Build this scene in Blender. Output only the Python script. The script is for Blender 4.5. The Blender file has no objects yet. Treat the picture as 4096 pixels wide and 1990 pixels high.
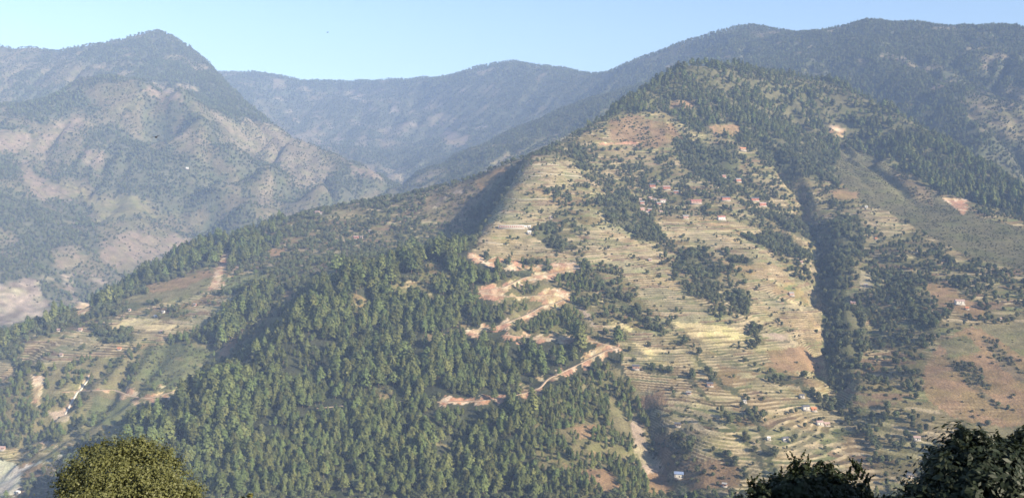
import bpy, math, random, time
import numpy as np
from mathutils import Vector, Matrix
T0 = time.time()
random.seed(7)
rng = np.random.default_rng(11)
sc = bpy.context.scene
col = sc.collection

# ------------------------------------------------------------------ camera, sky, sun, exposure
FPX, CX, CY = 3547.0, 2048.0, 995.0          # lens and centre measured on the 4096 x 1990 photograph
TP = 0.10                                     # tangent of the downward tilt
PIT = math.atan(TP); CP, SP = math.cos(PIT), math.sin(PIT)
cam_d = bpy.data.cameras.new('camera'); cam = bpy.data.objects.new('camera', cam_d); col.objects.link(cam)
cam_d.sensor_fit = 'HORIZONTAL'; cam_d.sensor_width = 36.0; cam_d.lens = FPX / 4096 * 36.0
cam_d.clip_start = 0.1; cam_d.clip_end = 60000
cam.location = (0, 0, 0); cam.rotation_euler = (math.pi/2 - PIT, 0, 0)
sc.camera = cam

SUN_EL, SUN_AZ = math.radians(27), math.radians(124)     # azimuth clockwise from +Y (the view direction)
SUN = Vector((math.cos(SUN_EL)*math.sin(SUN_AZ), math.cos(SUN_EL)*math.cos(SUN_AZ), math.sin(SUN_EL)))
w = bpy.data.worlds.new('World'); sc.world = w; w.use_nodes = True
nt = w.node_tree; nt.nodes.clear()
sky = nt.nodes.new('ShaderNodeTexSky'); sky.sky_type = 'NISHITA'; sky.sun_disc = False
sky.sun_elevation = SUN_EL; sky.sun_rotation = SUN_AZ; sky.altitude = 1200; sky.air_density = 1.0; sky.dust_density = 1.6; sky.ozone_density = 2.0
bg = nt.nodes.new('ShaderNodeBackground'); bg.inputs['Strength'].default_value = 0.085
wo = nt.nodes.new('ShaderNodeOutputWorld')
nt.links.new(sky.outputs[0], bg.inputs[0]); nt.links.new(bg.outputs[0], wo.inputs[0])
sun_d = bpy.data.lights.new('sun', 'SUN'); sun_d.energy = 5.0; sun_d.angle = math.radians(0.5); sun_d.color = (1.0, 0.88, 0.69)
sun = bpy.data.objects.new('sun', sun_d); col.objects.link(sun)
sun.rotation_euler = SUN.to_track_quat('Z', 'Y').to_euler(); sun.location = (300, -200, 300)
sc.view_settings.view_transform = 'Standard'; sc.view_settings.look = 'None'
sc.view_settings.exposure = 1.32; sc.view_settings.gamma = 1.0; sc.view_settings.use_curve_mapping = False
cy = sc.cycles
cy.max_bounces = 4; cy.diffuse_bounces = 2; cy.glossy_bounces = 1; cy.transmission_bounces = 2; cy.volume_bounces = 0
cy.transparent_max_bounces = 4; cy.caustics_reflective = False; cy.caustics_refractive = False

# ------------------------------------------------------------------ numeric helpers
def unproj(u, v, d):
    """world point seen at photograph pixel (u, v) at world distance y = d"""
    a = (np.asarray(u, float)-CX)/FPX; b = (CY-np.asarray(v, float))/FPX
    dy = CP + b*SP; dz = -SP + b*CP
    s = d/dy
    return np.stack([a*s, d+0*a, dz*s], -1)
def proj(x, y, z):
    zc = np.maximum(y*CP - z*SP, 1.0)
    return x/zc*FPX + CX, CY - (y*SP + z*CP)/zc*FPX
def h2(ix, iy, s):
    n = (ix.astype(np.int64)*374761393 + iy.astype(np.int64)*668265263 + s*1442695041) & 0x7fffffff
    n = ((n ^ (n >> 13))*1274126177) & 0x7fffffff
    n = (n ^ (n >> 16))
    return (n & 0xffff)/65535.0
def vnoise(x, y, s=0):
    ix = np.floor(x).astype(np.int64); iy = np.floor(y).astype(np.int64)
    fx = x-ix; fy = y-iy
    fx = fx*fx*fx*(fx*(fx*6-15)+10); fy = fy*fy*fy*(fy*(fy*6-15)+10)
    a = h2(ix, iy, s); b = h2(ix+1, iy, s); c = h2(ix, iy+1, s); d = h2(ix+1, iy+1, s)
    return (a*(1-fx)+b*fx)*(1-fy) + (c*(1-fx)+d*fx)*fy
def fbm(x, y, s=0, o=4):
    t = 0; a = .5
    for i in range(o):
        t = t + a*(vnoise(x, y, s+i*17)*2-1); x = x*2.03+13.7; y = y*2.03-7.1; a *= .5
    return t
def ridged(x, y, s=0, o=3):
    t = 0; a = .5
    for i in range(o):
        t = t + a*(1-np.abs(vnoise(x, y, s+i*31)*2-1)*2); x = x*2.1+3.7; y = y*2.1-9.1; a *= .5
    return t
def sstep(a, b, x):
    t = np.clip((x-a)/(b-a), 0, 1); return t*t*(3-2*t)

# ------------------------------------------------------------------ land cover
CL = {}
def cls(k, colr, terr, trees): CL[k] = (len(CL), colr, terr, trees)
#      name  ground albedo          terraces  [(kind, chance, hmin, hmax), ...]
cls('M', (.148,.122,.060), .75, [('broad',.17,5,10),('shrub',.18,2,4)])
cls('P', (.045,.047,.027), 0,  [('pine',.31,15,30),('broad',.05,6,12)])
cls('h', (.105,.096,.050), 0, [('pine',.33,10,22),('broad',.16,4,10)])
cls('q', (.180,.138,.098), 0, [('shrub',.16,2,4),('broad',.05,4,7)])
cls('m', (.140,.122,.062), .4, [('pine',.14,8,17),('broad',.11,5,10),('shrub',.12,2,4)])
cls('r', (.170,.112,.062), .5, [('broad',.07,4,8),('shrub',.24,1.5,4)])
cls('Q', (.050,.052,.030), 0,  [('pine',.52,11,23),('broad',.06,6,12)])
cls('p', (.140,.120,.060), 0,  [('pine',.55,7,14),('broad',.05,4,8)])
cls('B', (.085,.082,.042), .2, [('broad',.48,5,12.5),('shrub',.15,2,4)])
cls('b', (.140,.118,.060), .8, [('broad',.28,5,10.5),('shrub',.12,2,4)])
cls('T', (.195,.155,.084), 1,  [('broad',.03,4,8),('shrub',.10,1.2,3.2)])
cls('Y', (.42,.33,.175), 1,  [])
cls('G', (.150,.130,.066), .1, [('shrub',.03,1.5,3)])
cls('R', (.215,.140,.078), .25,[('shrub',.05,1.5,4)])
cls('C', (.42,.29,.185), 0,  [])
cls('O', (.34,.185,.115), 0,  [])
cls('S', (.150,.115,.068), 0,  [('shrub',.42,2,4.5),('broad',.08,5,8)])
cls('K', (.105,.095,.052), 0,  [('shrub',.55,1.2,2.6)])
cls('g', (.115,.118,.055), 0,  [('shrub',.35,1.5,3.5),('pine',.05,6,12)])
cls('W', (.380,.345,.295), 0,  [])
cls('F', (.080,.082,.050), 0,  [('pine',.40,9,17),('broad',.32,7,13)])
cls('s', (.118,.100,.060), .1, [('broad',.52,4,8.5),('shrub',.34,2,4.5)])
cls('k', (.165,.135,.090), .2, [('broad',.30,4,8),('shrub',.30,2,4)])
cls('X', (.290,.225,.165), 0,  [('shrub',.14,2,4),('broad',.03,4,7)])
cls('N', (.085,.084,.050), .1, [('broad',.58,6,11),('pine',.20,8,14)])
ID = {k: v[0] for k, v in CL.items()}; KEYS = list(CL)
RW, RH = 1024, 498
LC = np.full((RH, RW), ID['N'], np.int8)
uu, vv = np.meshgrid((np.arange(RW)+.5)*4, (np.arange(RH)+.5)*4)
def poly(k, *p):
    p = np.array(p, float); ins = np.zeros(LC.shape, bool)
    x1, y1 = p[:, 0], p[:, 1]; x2, y2 = np.roll(x1, -1), np.roll(y1, -1)
    for a, b, c, d in zip(x1, y1, x2, y2):
        if b == d: continue
        m = ((b > vv) != (d > vv)) & (uu < (c-a)*(vv-b)/(d-b)+a); ins ^= m
    LC[ins] = ID[k]
def stroke(k, r, *p, jit=.6, seed=0, dv=0):
    p = np.array(p, float); best = np.full(LC.shape, 1e9)
    for a, b in zip(p[:-1], p[1:]):
        d = b-a; t = np.clip(((uu-a[0])*d[0]+(vv-a[1])*d[1])/max(1e-6, d@d), 0, 1)
        best = np.minimum(best, np.hypot(uu-a[0]-t*d[0], (vv-a[1]-t*d[1]-dv)*1.25))
    LC[best < r*(1+jit*2*(vnoise(uu/26, vv/26, 90+seed)-.5)*1.6)] = ID[k]
# far valley and mountains
poly('F',(860,250),(2420,260),(3050,60),(4096,60),(4096,420),(3700,400),(3300,300),(2500,320),(1900,330),(900,420))
poly('s',(0,180),(640,130),(1100,480),(1520,690),(1500,800),(1150,900),(500,1150),(0,1330))
poly('F',(250,205),(640,130),(870,285),(1100,500),(1000,520),(800,420),(640,330),(420,310),(330,250))
poly('s',(330,240),(520,245),(520,270),(350,265))
poly('F',(60,330),(330,360),(400,440),(250,470),(120,480),(0,440))
poly('N',(330,560),(560,560),(800,640),(900,700),(880,840),(700,850),(560,780),(400,760),(300,680))
poly('N',(0,740),(180,820),(330,860),(420,940),(380,1020),(200,1060),(60,1000),(0,900))
poly('N',(960,640),(1120,660),(1160,780),(1040,830),(960,770))
poly('k',(880,480),(1080,500),(1250,580),(1320,700),(1200,760),(1050,620),(950,600))
poly('s',(1200,760),(1330,690),(1470,760),(1480,800),(1150,870),(1080,820))
poly('R',(0,515),(150,540),(290,470),(370,490),(230,570),(120,605),(0,600))
poly('R',(600,330),(720,370),(740,410),(640,390),(560,350))
poly('R',(330,590),(400,590),(410,640),(340,640))
poly('R',(60,650),(120,640),(200,720),(340,770),(400,790),(300,800),(170,780),(100,740))
poly('G',(220,720),(400,790),(530,775),(570,800),(640,855),(560,860),(440,870),(330,810))
poly('R',(400,960),(520,920),(680,930),(780,970),(640,1020),(560,1060),(400,1040))
poly('R',(230,1025),(340,1020),(340,1060),(240,1070))
poly('R',(1380,650),(1515,690),(1520,715),(1460,735),(1420,700))
poly('X',(0,1135),(60,1125),(150,1105),(190,1190),(215,1245),(150,1270),(0,1300))
poly('X',(250,1100),(290,1110),(325,1210),(300,1220))
stroke('X',9,(95,1125),(260,1095),(420,1115),seed=1)
for i in range(60):   # small fields on the far slopes
    u = 1040+rng.random()*1080; v = 360+rng.random()*270
    if v > 700-abs(u-1500)*.35: continue
    a = 10+rng.random()*26; b = 3+rng.random()*5
    poly('X',(u-a,v),(u,v-b),(u+a,v+1),(u,v+b))
poly('k',(1150,560),(1260,510),(1300,530),(1180,590)); poly('k',(1500,520),(1600,495),(1700,500),(1560,550)); poly('k',(1700,470),(1800,450),(1830,480),(1720,500)); poly('k',(1420,555),(1470,545),(1470,590),(1430,590))
poly('k',(1085,318),(1150,325),(1140,352),(1090,355)); poly('R',(1770,510),(1880,540),(1850,590),(1760,560))
poly('N',(1490,700),(1600,680),(1760,640),(2000,560),(2200,480),(2250,560),(2050,640),(1700,760),(1500,790))
# right-hand mountain
poly('F',(2420,290),(3050,90),(4096,80),(4096,430),(3960,640),(3600,430),(3300,300),(2800,250))
poly('R',(3715,365),(3800,325),(3850,320),(3850,335),(3740,372)); poly('s',(3850,395),(4096,330),(4096,560),(4000,560),(3880,470)); poly('k',(3900,420),(4096,400),(4096,420),(3900,440)); poly('k',(3950,500),(4096,490),(4096,515),(3950,520)); poly('R',(3520,235),(3640,240),(3640,250),(3520,250))
# main hill
poly('M',(2060,640),(2480,400),(2700,265),(3050,275),(3350,325),(3900,615),(4096,725),(4096,1990),(2600,1990),(2480,1400),(2330,1060),(1880,1020))
poly('h',(2300,520),(2480,395),(2600,325),(2700,250),(2850,245),(3050,265),(3350,315),(3600,430),(3900,605),(4096,715),(4096,860),(3850,800),(3560,700),(3330,640),(3200,640),(3060,650),(2960,560),(2760,520),(2640,440),(2540,450),(2420,470))
poly('K',(3345,590),(3450,610),(3600,690),(3760,780),(3960,880),(4096,910),(4096,1080),(3880,1030),(3640,900),(3440,810),(3350,720))
poly('S',(3560,680),(3640,690),(3720,760),(3740,830),(3650,800))
poly('O',(3780,800),(3860,795),(3880,830),(3860,860),(3820,830)); poly('C',(3770,790),(3880,797),(3890,806),(3790,806)); poly('C',(3310,490),(3345,495),(3370,540),(3340,560))
poly('b',(2130,620),(2450,560),(2750,540),(3100,620),(3330,690),(3350,820),(3270,960),(3150,900),(3000,860),(2800,850),(2640,830),(2560,760),(2430,800),(2320,690))
poly('r',(2440,480),(2560,460),(2690,500),(2730,555),(2620,590),(2450,560)); poly('R',(2660,400),(2770,402),(2760,432),(2670,430)); poly('R',(2830,500),(2955,495),(2970,540),(2850,542)); poly('R',(2590,545),(2690,545),(2660,575)); poly('O',(2400,565),(2560,570),(2550,580),(2400,575))
poly('B',(2680,560),(2950,580),(2960,700),(2900,760),(2720,660)); poly('B',(2280,590),(2340,590),(2350,680),(2290,670)); poly('B',(3000,560),(3340,620),(3350,760),(3250,760),(3120,680),(3040,640))
poly('T',(2085,655),(2270,640),(2330,690),(2260,760),(2290,860),(2280,930),(2310,1050),(2200,1045),(2000,1040),(1885,1015),(1905,955),(1970,870),(2030,760))
poly('b',(2150,740),(2260,760),(2330,850),(2300,960),(2330,1040),(2270,1020),(2130,940),(2200,900),(2230,820))
poly('B',(2120,920),(2190,900),(2280,980),(2250,1010),(2180,980))
poly('T',(2350,850),(2440,830),(2560,920),(2640,880),(2900,860),(3120,950),(3240,1050),(3280,1250),(3295,1400),(3350,1650),(3560,1990),(2720,1990),(2650,1850),(2570,1700),(2500,1560),(2490,1430),(2560,1380),(2420,1230),(2340,1050))
poly('M',(2330,1060),(2450,1050),(2560,1180),(2640,1290),(2560,1330),(2430,1260))
poly('B',(2380,790),(2500,765),(2580,830),(2650,950),(2650,1010),(2560,960),(2440,880)); poly('b',(2560,960),(2660,1010),(2720,1010),(2680,960))
poly('b',(2640,1010),(2800,990),(2980,1090),(3010,1230),(2860,1280),(2760,1200),(2680,1090)); poly('B',(2700,1010),(2790,1010),(2860,1080),(2880,1200),(2800,1180)); poly('B',(2890,1010),(3020,1030),(3010,1060),(2920,1050)); poly('B',(2960,940),(3140,930),(3240,1030),(3200,1090),(3100,1010))
poly('b',(3060,980),(3260,1060),(3270,1140),(3180,1130)); poly('B',(2930,1180),(3010,1180),(3000,1260),(2950,1250))
poly('b',(2990,1300),(3060,1310),(3050,1420),(2990,1400))
stroke('B',15,(2330,1060),(2480,1190),(2590,1290),(2620,1320),seed=2); stroke('B',13,(2440,1190),(2600,1290),(2640,1330),seed=21)
stroke('B',11,(2660,1290),(2760,1400),(2800,1450),(2850,1520),seed=3); stroke('B',16,(2850,1520),(2960,1570),(3030,1690),(3060,1790),(3100,1900),seed=4)
stroke('B',12,(2740,1500),(2820,1590),(2900,1690),(3000,1780),(3060,1900),seed=5); stroke('B',17,(3070,1500),(3190,1530),(3240,1580),(3300,1630),seed=6)
stroke('B',14,(2600,1475),(2680,1490),seed=7); stroke('B',11,(2690,1575),(2760,1590),(2730,1640),seed=8); stroke('B',14,(2480,1620),(2600,1625),(2540,1670),seed=9)
stroke('B',17,(2640,1720),(2740,1780),(2720,1880),seed=10); stroke('B',22,(2860,1800),(2930,1850),(2970,1900),seed=11); stroke('B',20,(2700,1930),(2770,1930),seed=12); stroke('B',11,(2800,1960),(2900,1950),seed=13)
poly('Y',(2690,1285),(2800,1290),(2985,1312),(2985,1365),(2880,1385),(2760,1345)); poly('Y',(2430,1278),(2530,1312),(2520,1330),(2440,1300)); poly('Y',(2540,1365),(2660,1402),(2600,1420)); poly('Y',(3145,1190),(3212,1232),(3200,1250),(3150,1225)); poly('Y',(2600,1440),(2720,1450),(2700,1465),(2600,1455)); poly('Y',(2800,1395),(2870,1405),(2860,1420),(2800,1410))
poly('X',(3040,1335),(3160,1332),(3150,1362),(3050,1352))
poly('R',(3060,1405),(3200,1388),(3270,1440),(3272,1490),(3110,1490)); poly('r',(2500,1710),(2620,1740),(2760,1830),(2960,1860),(2960,1940),(2760,1960),(2640,1850)); poly('R',(2560,1580),(2640,1560),(2660,1610),(2560,1640)); poly('T',(2700,1560),(2860,1620),(2960,1760),(2800,1760),(2700,1680))
# right of the great gully
poly('b',(3340,900),(3500,880),(3640,960),(3900,1060),(4096,1100),(4096,1300),(3900,1290),(3780,1260),(3700,1350),(3560,1400),(3700,1500),(3660,1700),(3700,1800),(3560,1950),(3420,1720),(3330,1550),(3320,1300))
poly('M',(3450,1400),(3720,1420),(3720,1700),(3640,1900),(3560,1950),(3420,1720),(3380,1550))
poly('B',(3330,880),(3440,880),(3460,960),(3420,1060),(3350,1300),(3290,1290),(3270,1130)); poly('B',(3520,1090),(3660,1110),(3690,1240),(3770,1290),(3740,1345),(3640,1310)); poly('B',(3285,1210),(3440,1220),(3480,1370),(3400,1500),(3320,1570),(3285,1400)); poly('B',(3050,860),(3250,880),(3270,960),(3200,960))
poly('T',(3440,830),(3560,850),(3640,920),(3560,960),(3470,900)); poly('R',(3300,760),(3430,770),(3420,800),(3300,800)); poly('M',(3080,700),(3320,720),(3330,900),(3200,900))
poly('X',(3440,1080),(3480,1100),(3490,1160),(3430,1150)); poly('R',(3690,1130),(3800,1140),(3900,1210),(3960,1260),(3900,1270),(3760,1220))
poly('R',(3690,1500),(3760,1380),(3830,1330),(3900,1300),(4096,1290),(4096,1710),(3950,1700),(3800,1660),(3720,1600)); poly('G',(3900,1300),(4096,1290),(4096,1420),(3980,1350)); poly('G',(3760,1360),(3880,1340),(3930,1400),(3800,1440))
poly('S',(3920,1350),(3980,1360),(4096,1480),(4096,1530),(4000,1470)); poly('S',(3770,1420),(3920,1460),(3960,1560),(3880,1520)); stroke('S',9,(3790,1440),(3900,1540),(3980,1620),(4060,1640),seed=14)
poly('G',(3860,1720),(4096,1700),(4096,1810),(3940,1790)); poly('T',(3640,1690),(3860,1690),(3860,1760),(3700,1780)); poly('b',(3560,1600),(3720,1690),(3680,1820),(3600,1800),(3480,1720))
# forest spur
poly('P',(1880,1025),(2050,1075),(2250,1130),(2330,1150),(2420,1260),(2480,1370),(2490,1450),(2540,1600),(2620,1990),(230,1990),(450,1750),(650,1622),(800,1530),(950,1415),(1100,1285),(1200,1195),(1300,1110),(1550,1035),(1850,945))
poly('p',(2170,1580),(2440,1440),(2540,1560),(2600,1700),(2640,1990),(2150,1990),(2080,1750))
poly('p',(2000,1100),(2330,1110),(2440,1260),(2470,1370),(2330,1360),(2030,1330),(1980,1220))
poly('M',(2330,1180),(2420,1240),(2500,1370),(2430,1370),(2340,1270))
poly('R',(2290,1700),(2390,1690),(2380,1745),(2310,1755)); poly('R',(2320,1880),(2430,1868),(2490,1960),(2440,1990),(2360,1915)); poly('G',(2430,1560),(2490,1650),(2530,1740),(2470,1720)); poly('R',(2350,1800),(2440,1810),(2420,1840),(2340,1830))
poly('X',(2530,1650),(2580,1700),(2600,1800),(2645,1880),(2590,1890),(2550,1800),(2530,1710)); poly('R',(2590,1890),(2650,1890),(2700,1990),(2600,1990))
poly('T',(1270,1090),(1390,1040),(1500,985),(1500,1030),(1400,1060),(1300,1115)); poly('X',(1300,1060),(1350,1050),(1340,1085),(1290,1090)); poly('R',(1130,1160),(1180,1165),(1155,1220),(1110,1235))
poly('K',(1160,1250),(1180,1260),(940,1440),(900,1440),(1040,1330))
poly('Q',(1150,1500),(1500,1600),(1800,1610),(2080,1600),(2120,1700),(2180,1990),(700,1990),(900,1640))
# spur and side valley on the left
poly('b',(840,975),(1250,845),(1800,735),(2060,645),(1990,780),(1870,910),(1700,1000),(1550,1030),(1300,1090),(1050,1180),(880,1120),(620,1100))
poly('S',(1720,770),(2040,660),(1990,760),(1860,860),(1780,900),(1680,860)); poly('R',(1900,720),(2040,665),(2010,700),(1920,760)); poly('B',(1900,820),(2050,668),(2085,665),(2030,770),(1940,890),(1870,960),(1830,950)); stroke('X',8,(1730,830),(1790,780),(1850,760),seed=15)  # the B patch fills the ridge's shadow wedge, its dark cover deepening the shade
poly('P',(380,1195),(700,1025),(1000,910),(1140,890),(1100,1010),(900,1070),(810,1060),(620,1110),(420,1230),(160,1350),(0,1420),(0,1370),(280,1240))
poly('B',(0,1390),(300,1250),(560,1180),(620,1210),(500,1270),(300,1320),(100,1390),(0,1440))
poly('G',(500,1195),(600,1165),(760,1120),(860,1085),(910,1110),(860,1165),(700,1205),(490,1215)); poly('R',(560,1140),(700,1115),(840,1080),(860,1100),(720,1150),(600,1170)); poly('C',(850,1115),(880,1030),(905,1000),(920,1020),(895,1095),(870,1150),(830,1165)); poly('C',(935,1075),(960,1060),(890,1150),(860,1165))
poly('R',(1075,1000),(1150,990),(1120,1030),(1070,1030)); poly('g',(900,1110),(1040,1080),(1060,1110),(900,1170)); poly('C',(305,1220),(375,1225),(340,1260),(305,1255))
poly('T',(90,1385),(300,1300),(560,1235),(820,1170),(930,1190),(860,1270),(760,1350),(600,1390),(450,1440),(200,1480),(60,1450)); poly('B',(350,1315),(530,1308),(545,1365),(410,1370)); poly('M',(560,1240),(740,1210),(760,1290),(640,1275)); poly('Y',(420,1312),(520,1275),(600,1270),(720,1295),(680,1312),(500,1322)); poly('Y',(640,1208),(725,1198),(700,1222)); stroke('b',10,(90,1370),(300,1310),(440,1290),seed=16)
poly('m',(0,1490),(220,1455),(580,1400),(760,1330),(860,1290),(1000,1200),(1120,1140),(1160,1250),(1000,1360),(900,1440),(800,1520),(650,1625),(480,1740),(300,1810),(120,1790),(0,1730))
poly('p',(0,1530),(190,1490),(230,1620),(290,1690),(240,1790),(100,1800),(0,1740)); poly('P',(800,1330),(960,1220),(1080,1150),(1120,1200),(1000,1320),(880,1400))
poly('g',(580,1385),(700,1370),(850,1400),(840,1490),(700,1550),(540,1520)); poly('g',(380,1580),(560,1600),(520,1690),(340,1700)); poly('R',(890,1390),(960,1330),(940,1400),(870,1440)); poly('R',(940,1290),(1000,1270),(990,1310),(940,1330))
poly('T',(0,1440),(60,1460),(40,1540),(0,1540)); poly('T',(440,1400),(520,1395),(500,1430),(440,1430))
poly('C',(125,1505),(180,1500),(175,1570),(150,1640),(128,1600)); poly('X',(200,1640),(270,1630),(280,1690),(220,1680))
poly('M',(0,1790),(180,1780),(330,1770),(240,1900),(170,1990),(0,1990)); poly('W',(0,1835),(60,1850),(90,1880),(70,1960),(40,1990),(0,1990)); poly('R',(80,1850),(165,1850),(185,1870),(150,1910),(95,1910)); poly('T',(0,1780),(50,1800),(40,1830),(0,1825)); poly('B',(90,1920),(165,1905),(150,1990),(95,1990))
stroke('W',6,(90,1870),(160,1850),(215,1835),(245,1815),seed=17); stroke('C',5,(150,1765),(220,1775),(290,1830),seed=18)
# dirt road in zigzags up the spur, and its raw cut banks
ROADS = {
 'upper': [(1790,953),(1850,975),(1885,1022),(1960,1052),(2010,1072),(2080,1064),(2140,1074),(2200,1070),(2292,1074)],
 'second': [(2292,1076),(2200,1096),(2100,1106),(2060,1126),(2010,1150),(1960,1156),(1905,1162)],
 'third': [(1905,1164),(1960,1177),(2010,1183),(2070,1186),(2130,1182),(2190,1176),(2262,1190)],
 'fourth': [(2262,1192),(2220,1214),(2175,1218),(2140,1240),(2100,1260),(2050,1280),(1990,1302),(1940,1310),(1880,1322)],
 'fifth': [(2020,1338),(2100,1346),(2200,1350),(2290,1350),(2350,1360),(2410,1372),(2472,1386)],
 'lowest': [(2472,1388),(2420,1402),(2360,1432),(2300,1462),(2240,1490),(2185,1515),(2165,1548),(2100,1570),(2000,1592),(1900,1602),(1780,1606),(1600,1602),(1400,1618),(1250,1632)],
 'valley': [(260,1565),(370,1560),(460,1556),(500,1576),(560,1590),(610,1590),(660,1572),(720,1560)],
 'canal': [(365,1503),(330,1545),(290,1600),(255,1665)],
}
stroke('C',12,*ROADS['upper'][2:],seed=30,dv=0,jit=.9); stroke('O',11,(1960,1046),(2010,1040),(2070,1052),seed=31,jit=.9)
stroke('C',12,*ROADS['second'],seed=32,jit=.9,dv=4); stroke('C',10,*ROADS['third'],seed=33,jit=1.2,dv=4); stroke('C',11,*ROADS['fourth'],seed=34,jit=1.3,dv=6); stroke('C',13,*ROADS['fifth'],seed=35,jit=1.2,dv=2)
stroke('C',13,*ROADS['lowest'][:8],seed=36,jit=1.2,dv=4); stroke('C',13,*ROADS['lowest'][8:11],seed=41,jit=1.0,dv=2); stroke('O',12,*ROADS['lowest'][8:11],seed=37,jit=.8,dv=-4); stroke('C',18,*ROADS['valley'][2:],seed=38,jit=1.1,dv=-4); stroke('C',5,*ROADS['canal'],seed=39); stroke('C',6,*ROADS['valley'][:3],seed=40)
poly('C',(2170,1155),(2225,1150),(2262,1165),(2265,1205),(2225,1225),(2165,1212)); poly('C',(2220,1050),(2290,1045),(2320,1065),(2290,1085),(2200,1098)); poly('C',(2320,1420),(2400,1375),(2450,1370),(2480,1385),(2420,1405),(2350,1445)); poly('C',(1905,1150),(1940,1150),(1930,1185),(1900,1180)); poly('O',(2380,1358),(2420,1365),(2400,1385)); poly('X',(2310,1215),(2330,1230),(2380,1300),(2360,1300))
stroke('G',4,(1680,1755),(1760,1780),(1860,1800),(2050,1815),(2140,1830),seed=42,jit=.5); stroke('R',5,(2215,1840),(2290,1875),(2340,1905),seed=43); stroke('G',4,(700,1430),(800,1460),(900,1480),seed=44,jit=.4)

# ------------------------------------------------------------------ the lie of the land: crest and valley lines
LINES = []       # (nodes (u,v,d), drop behind) - nodes are joined and resampled
def L(*n): LINES.append(list(n))
# skyline, left mountain
L((-250,200,5500),(0,185,5500),(160,187,5500),(250,205,5450),(330,180,5450),(430,168,5500),(520,155,5550),(580,138,5600),(640,134,5600),(690,145,5550),(760,190,5500),(820,235,5400),(870,280,5300),(980,390,4900),(1090,480,4550),(1150,522,4400),(1250,570,4250),(1350,610,4200),(1450,655,4120),(1515,692,4000))
# far ridge
L((700,300,7000),(870,280,7200),(940,285,7300),(1050,295,7400),(1160,318,7500),(1215,325,7500),(1300,322,7500),(1450,320,7400),(1550,310,7300),(1700,305,7200),(1800,302,7100),(1870,280,7000),(1900,265,6950),(2000,250,6900),(2060,238,6850),(2120,255,6750),(2200,270,6600),(2290,275,6400),(2350,290,6200),(2410,293,5900),(2500,255,5800),(2560,225,5700),(2650,200,5600),(2750,160,5500),(2850,128,5400),(2950,108,5350),(3010,97,5300),(3070,105,5200),(3150,120,5100),(3250,138,4950),(3310,145,4800),(3360,110,4700),(3420,85,4600),(3500,73,4500),(3560,90,4450),(3650,82,4450),(3720,88,4400),(3800,108,4400),(3900,105,4400),(4000,97,4400),(4096,108,4350),(4400,100,4300))
# right ridge of the main hill
L((2700,268,2680),(2750,260,2700),(2850,257,2740),(2960,262,2800),(3050,275,2850),(3200,300,2900),(3350,325,2900),(3600,440,2720),(3900,615,2500),(4096,725,2350),(4400,900,2200))
# left crest of the main hill
L((2700,268,2680),(2600,330,2550),(2480,400,2450),(2350,490,2350),(2200,575,2200),(2080,642,2080))
# terraced front spur
L((2080,655,2060),(2030,740,1950),(1985,800,1880),(1950,870,1800),(1905,920,1720),(1860,970,1650))
# forest spur, left edge
L((1860,975,1640),(1700,1015,1560),(1550,1055,1500),(1400,1090,1460),(1300,1130,1440),(1200,1215,1390),(1100,1305,1345),(950,1435,1295),(800,1545,1240),(650,1640,1190),(500,1740,1140),(350,1860,1070),(250,1990,1000))
# spur behind, closing the side valley
L((2080,645,2080),(2000,668,2130),(1850,718,2200),(1700,762,2260),(1600,782,2280),(1450,805,2300),(1250,845,2300),(1150,875,2270),(1000,925,2200),(850,975,2100),(700,1035,2000),(600,1085,1950),(500,1135,1900),(400,1185,1830),(300,1245,1770),(150,1310,1700),(0,1375,1620),(-250,1480,1500))
# spur right of the notch
L((2300,430,4900),(2150,475,4600),(1950,560,4300),(1800,622,4100),(1650,692,3900),(1530,768,3700))
# nose of the right-hand spur
L((3420,760,2150),(3450,830,2050),(3480,950,1870),(3500,1100,1650),(3480,1250,1500),(3440,1400,1370),(3440,1520,1270))
L((-200,430,3950),(150,400,3950),(310,305,4150),(440,300,4100),(570,312,4050),(720,348,3980),(830,470,3830),(930,560,3720),(1080,640,3600),(1300,725,3500),(1470,790,3400))
L((640,560,3750),(760,640,3600),(860,722,3450),(1000,797,3250),(1135,870,3050))
DROP = {9: (170, 75), 10: (110, 45), 0: (500, 260), 1: (900, 330), 2: (330, 120), 3: (260, 120), 6: (260, 110)}
PTS = []; CREST = []
for k, ln in enumerate(LINES):
    a = np.array(ln, float); a[:, 1] += 7 if k < 2 else (12 if k in (2, 3) else 6); p = unproj(a[:, 0], a[:, 1], a[:, 2])
    seg = np.linalg.norm(np.diff(p, axis=0), axis=1)
    step = 55 if p[:, 1].mean() < 2900 else 170
    out = [p[0]]
    for i in range(len(seg)):
        n = max(1, int(seg[i]/step))
        for j in range(1, n+1): out.append(p[i] + (p[i+1]-p[i])*j/n)
    out = np.array(out); PTS.append(out); CREST.append(out)
    if k in DROP:
        dd, dz = DROP[k]
        r = out[::2].copy(); s = 1 + dd/np.hypot(r[:, 0], r[:, 1]); r[:, 0] *= s; r[:, 1] *= s; r[:, 2] -= dz
        PTS.append(r)
def S(*n): PTS.append(unproj(*[np.array(c, float) for c in zip(*n)]))
# left mountain
S((600,240,5000),(760,300,4850),(560,500,3850),(500,700,3450),(400,850,3150),(600,900,3120),(200,600,3500),(0,500,3600),(0,800,2900),(200,950,2780),(0,1100,2450),(300,1050,2680),(-250,900,2700),(-250,500,3500),
  (0,1300,2250),(100,1210,2400),(300,1135,2560),(500,1060,2780),(700,960,3150),(850,900,3400),(750,760,3500),(900,620,3800),(1000,700,3650),(1150,800,3550),(1250,680,3900),(1400,740,3800),(300,265,4950),(100,320,4850))
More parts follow.
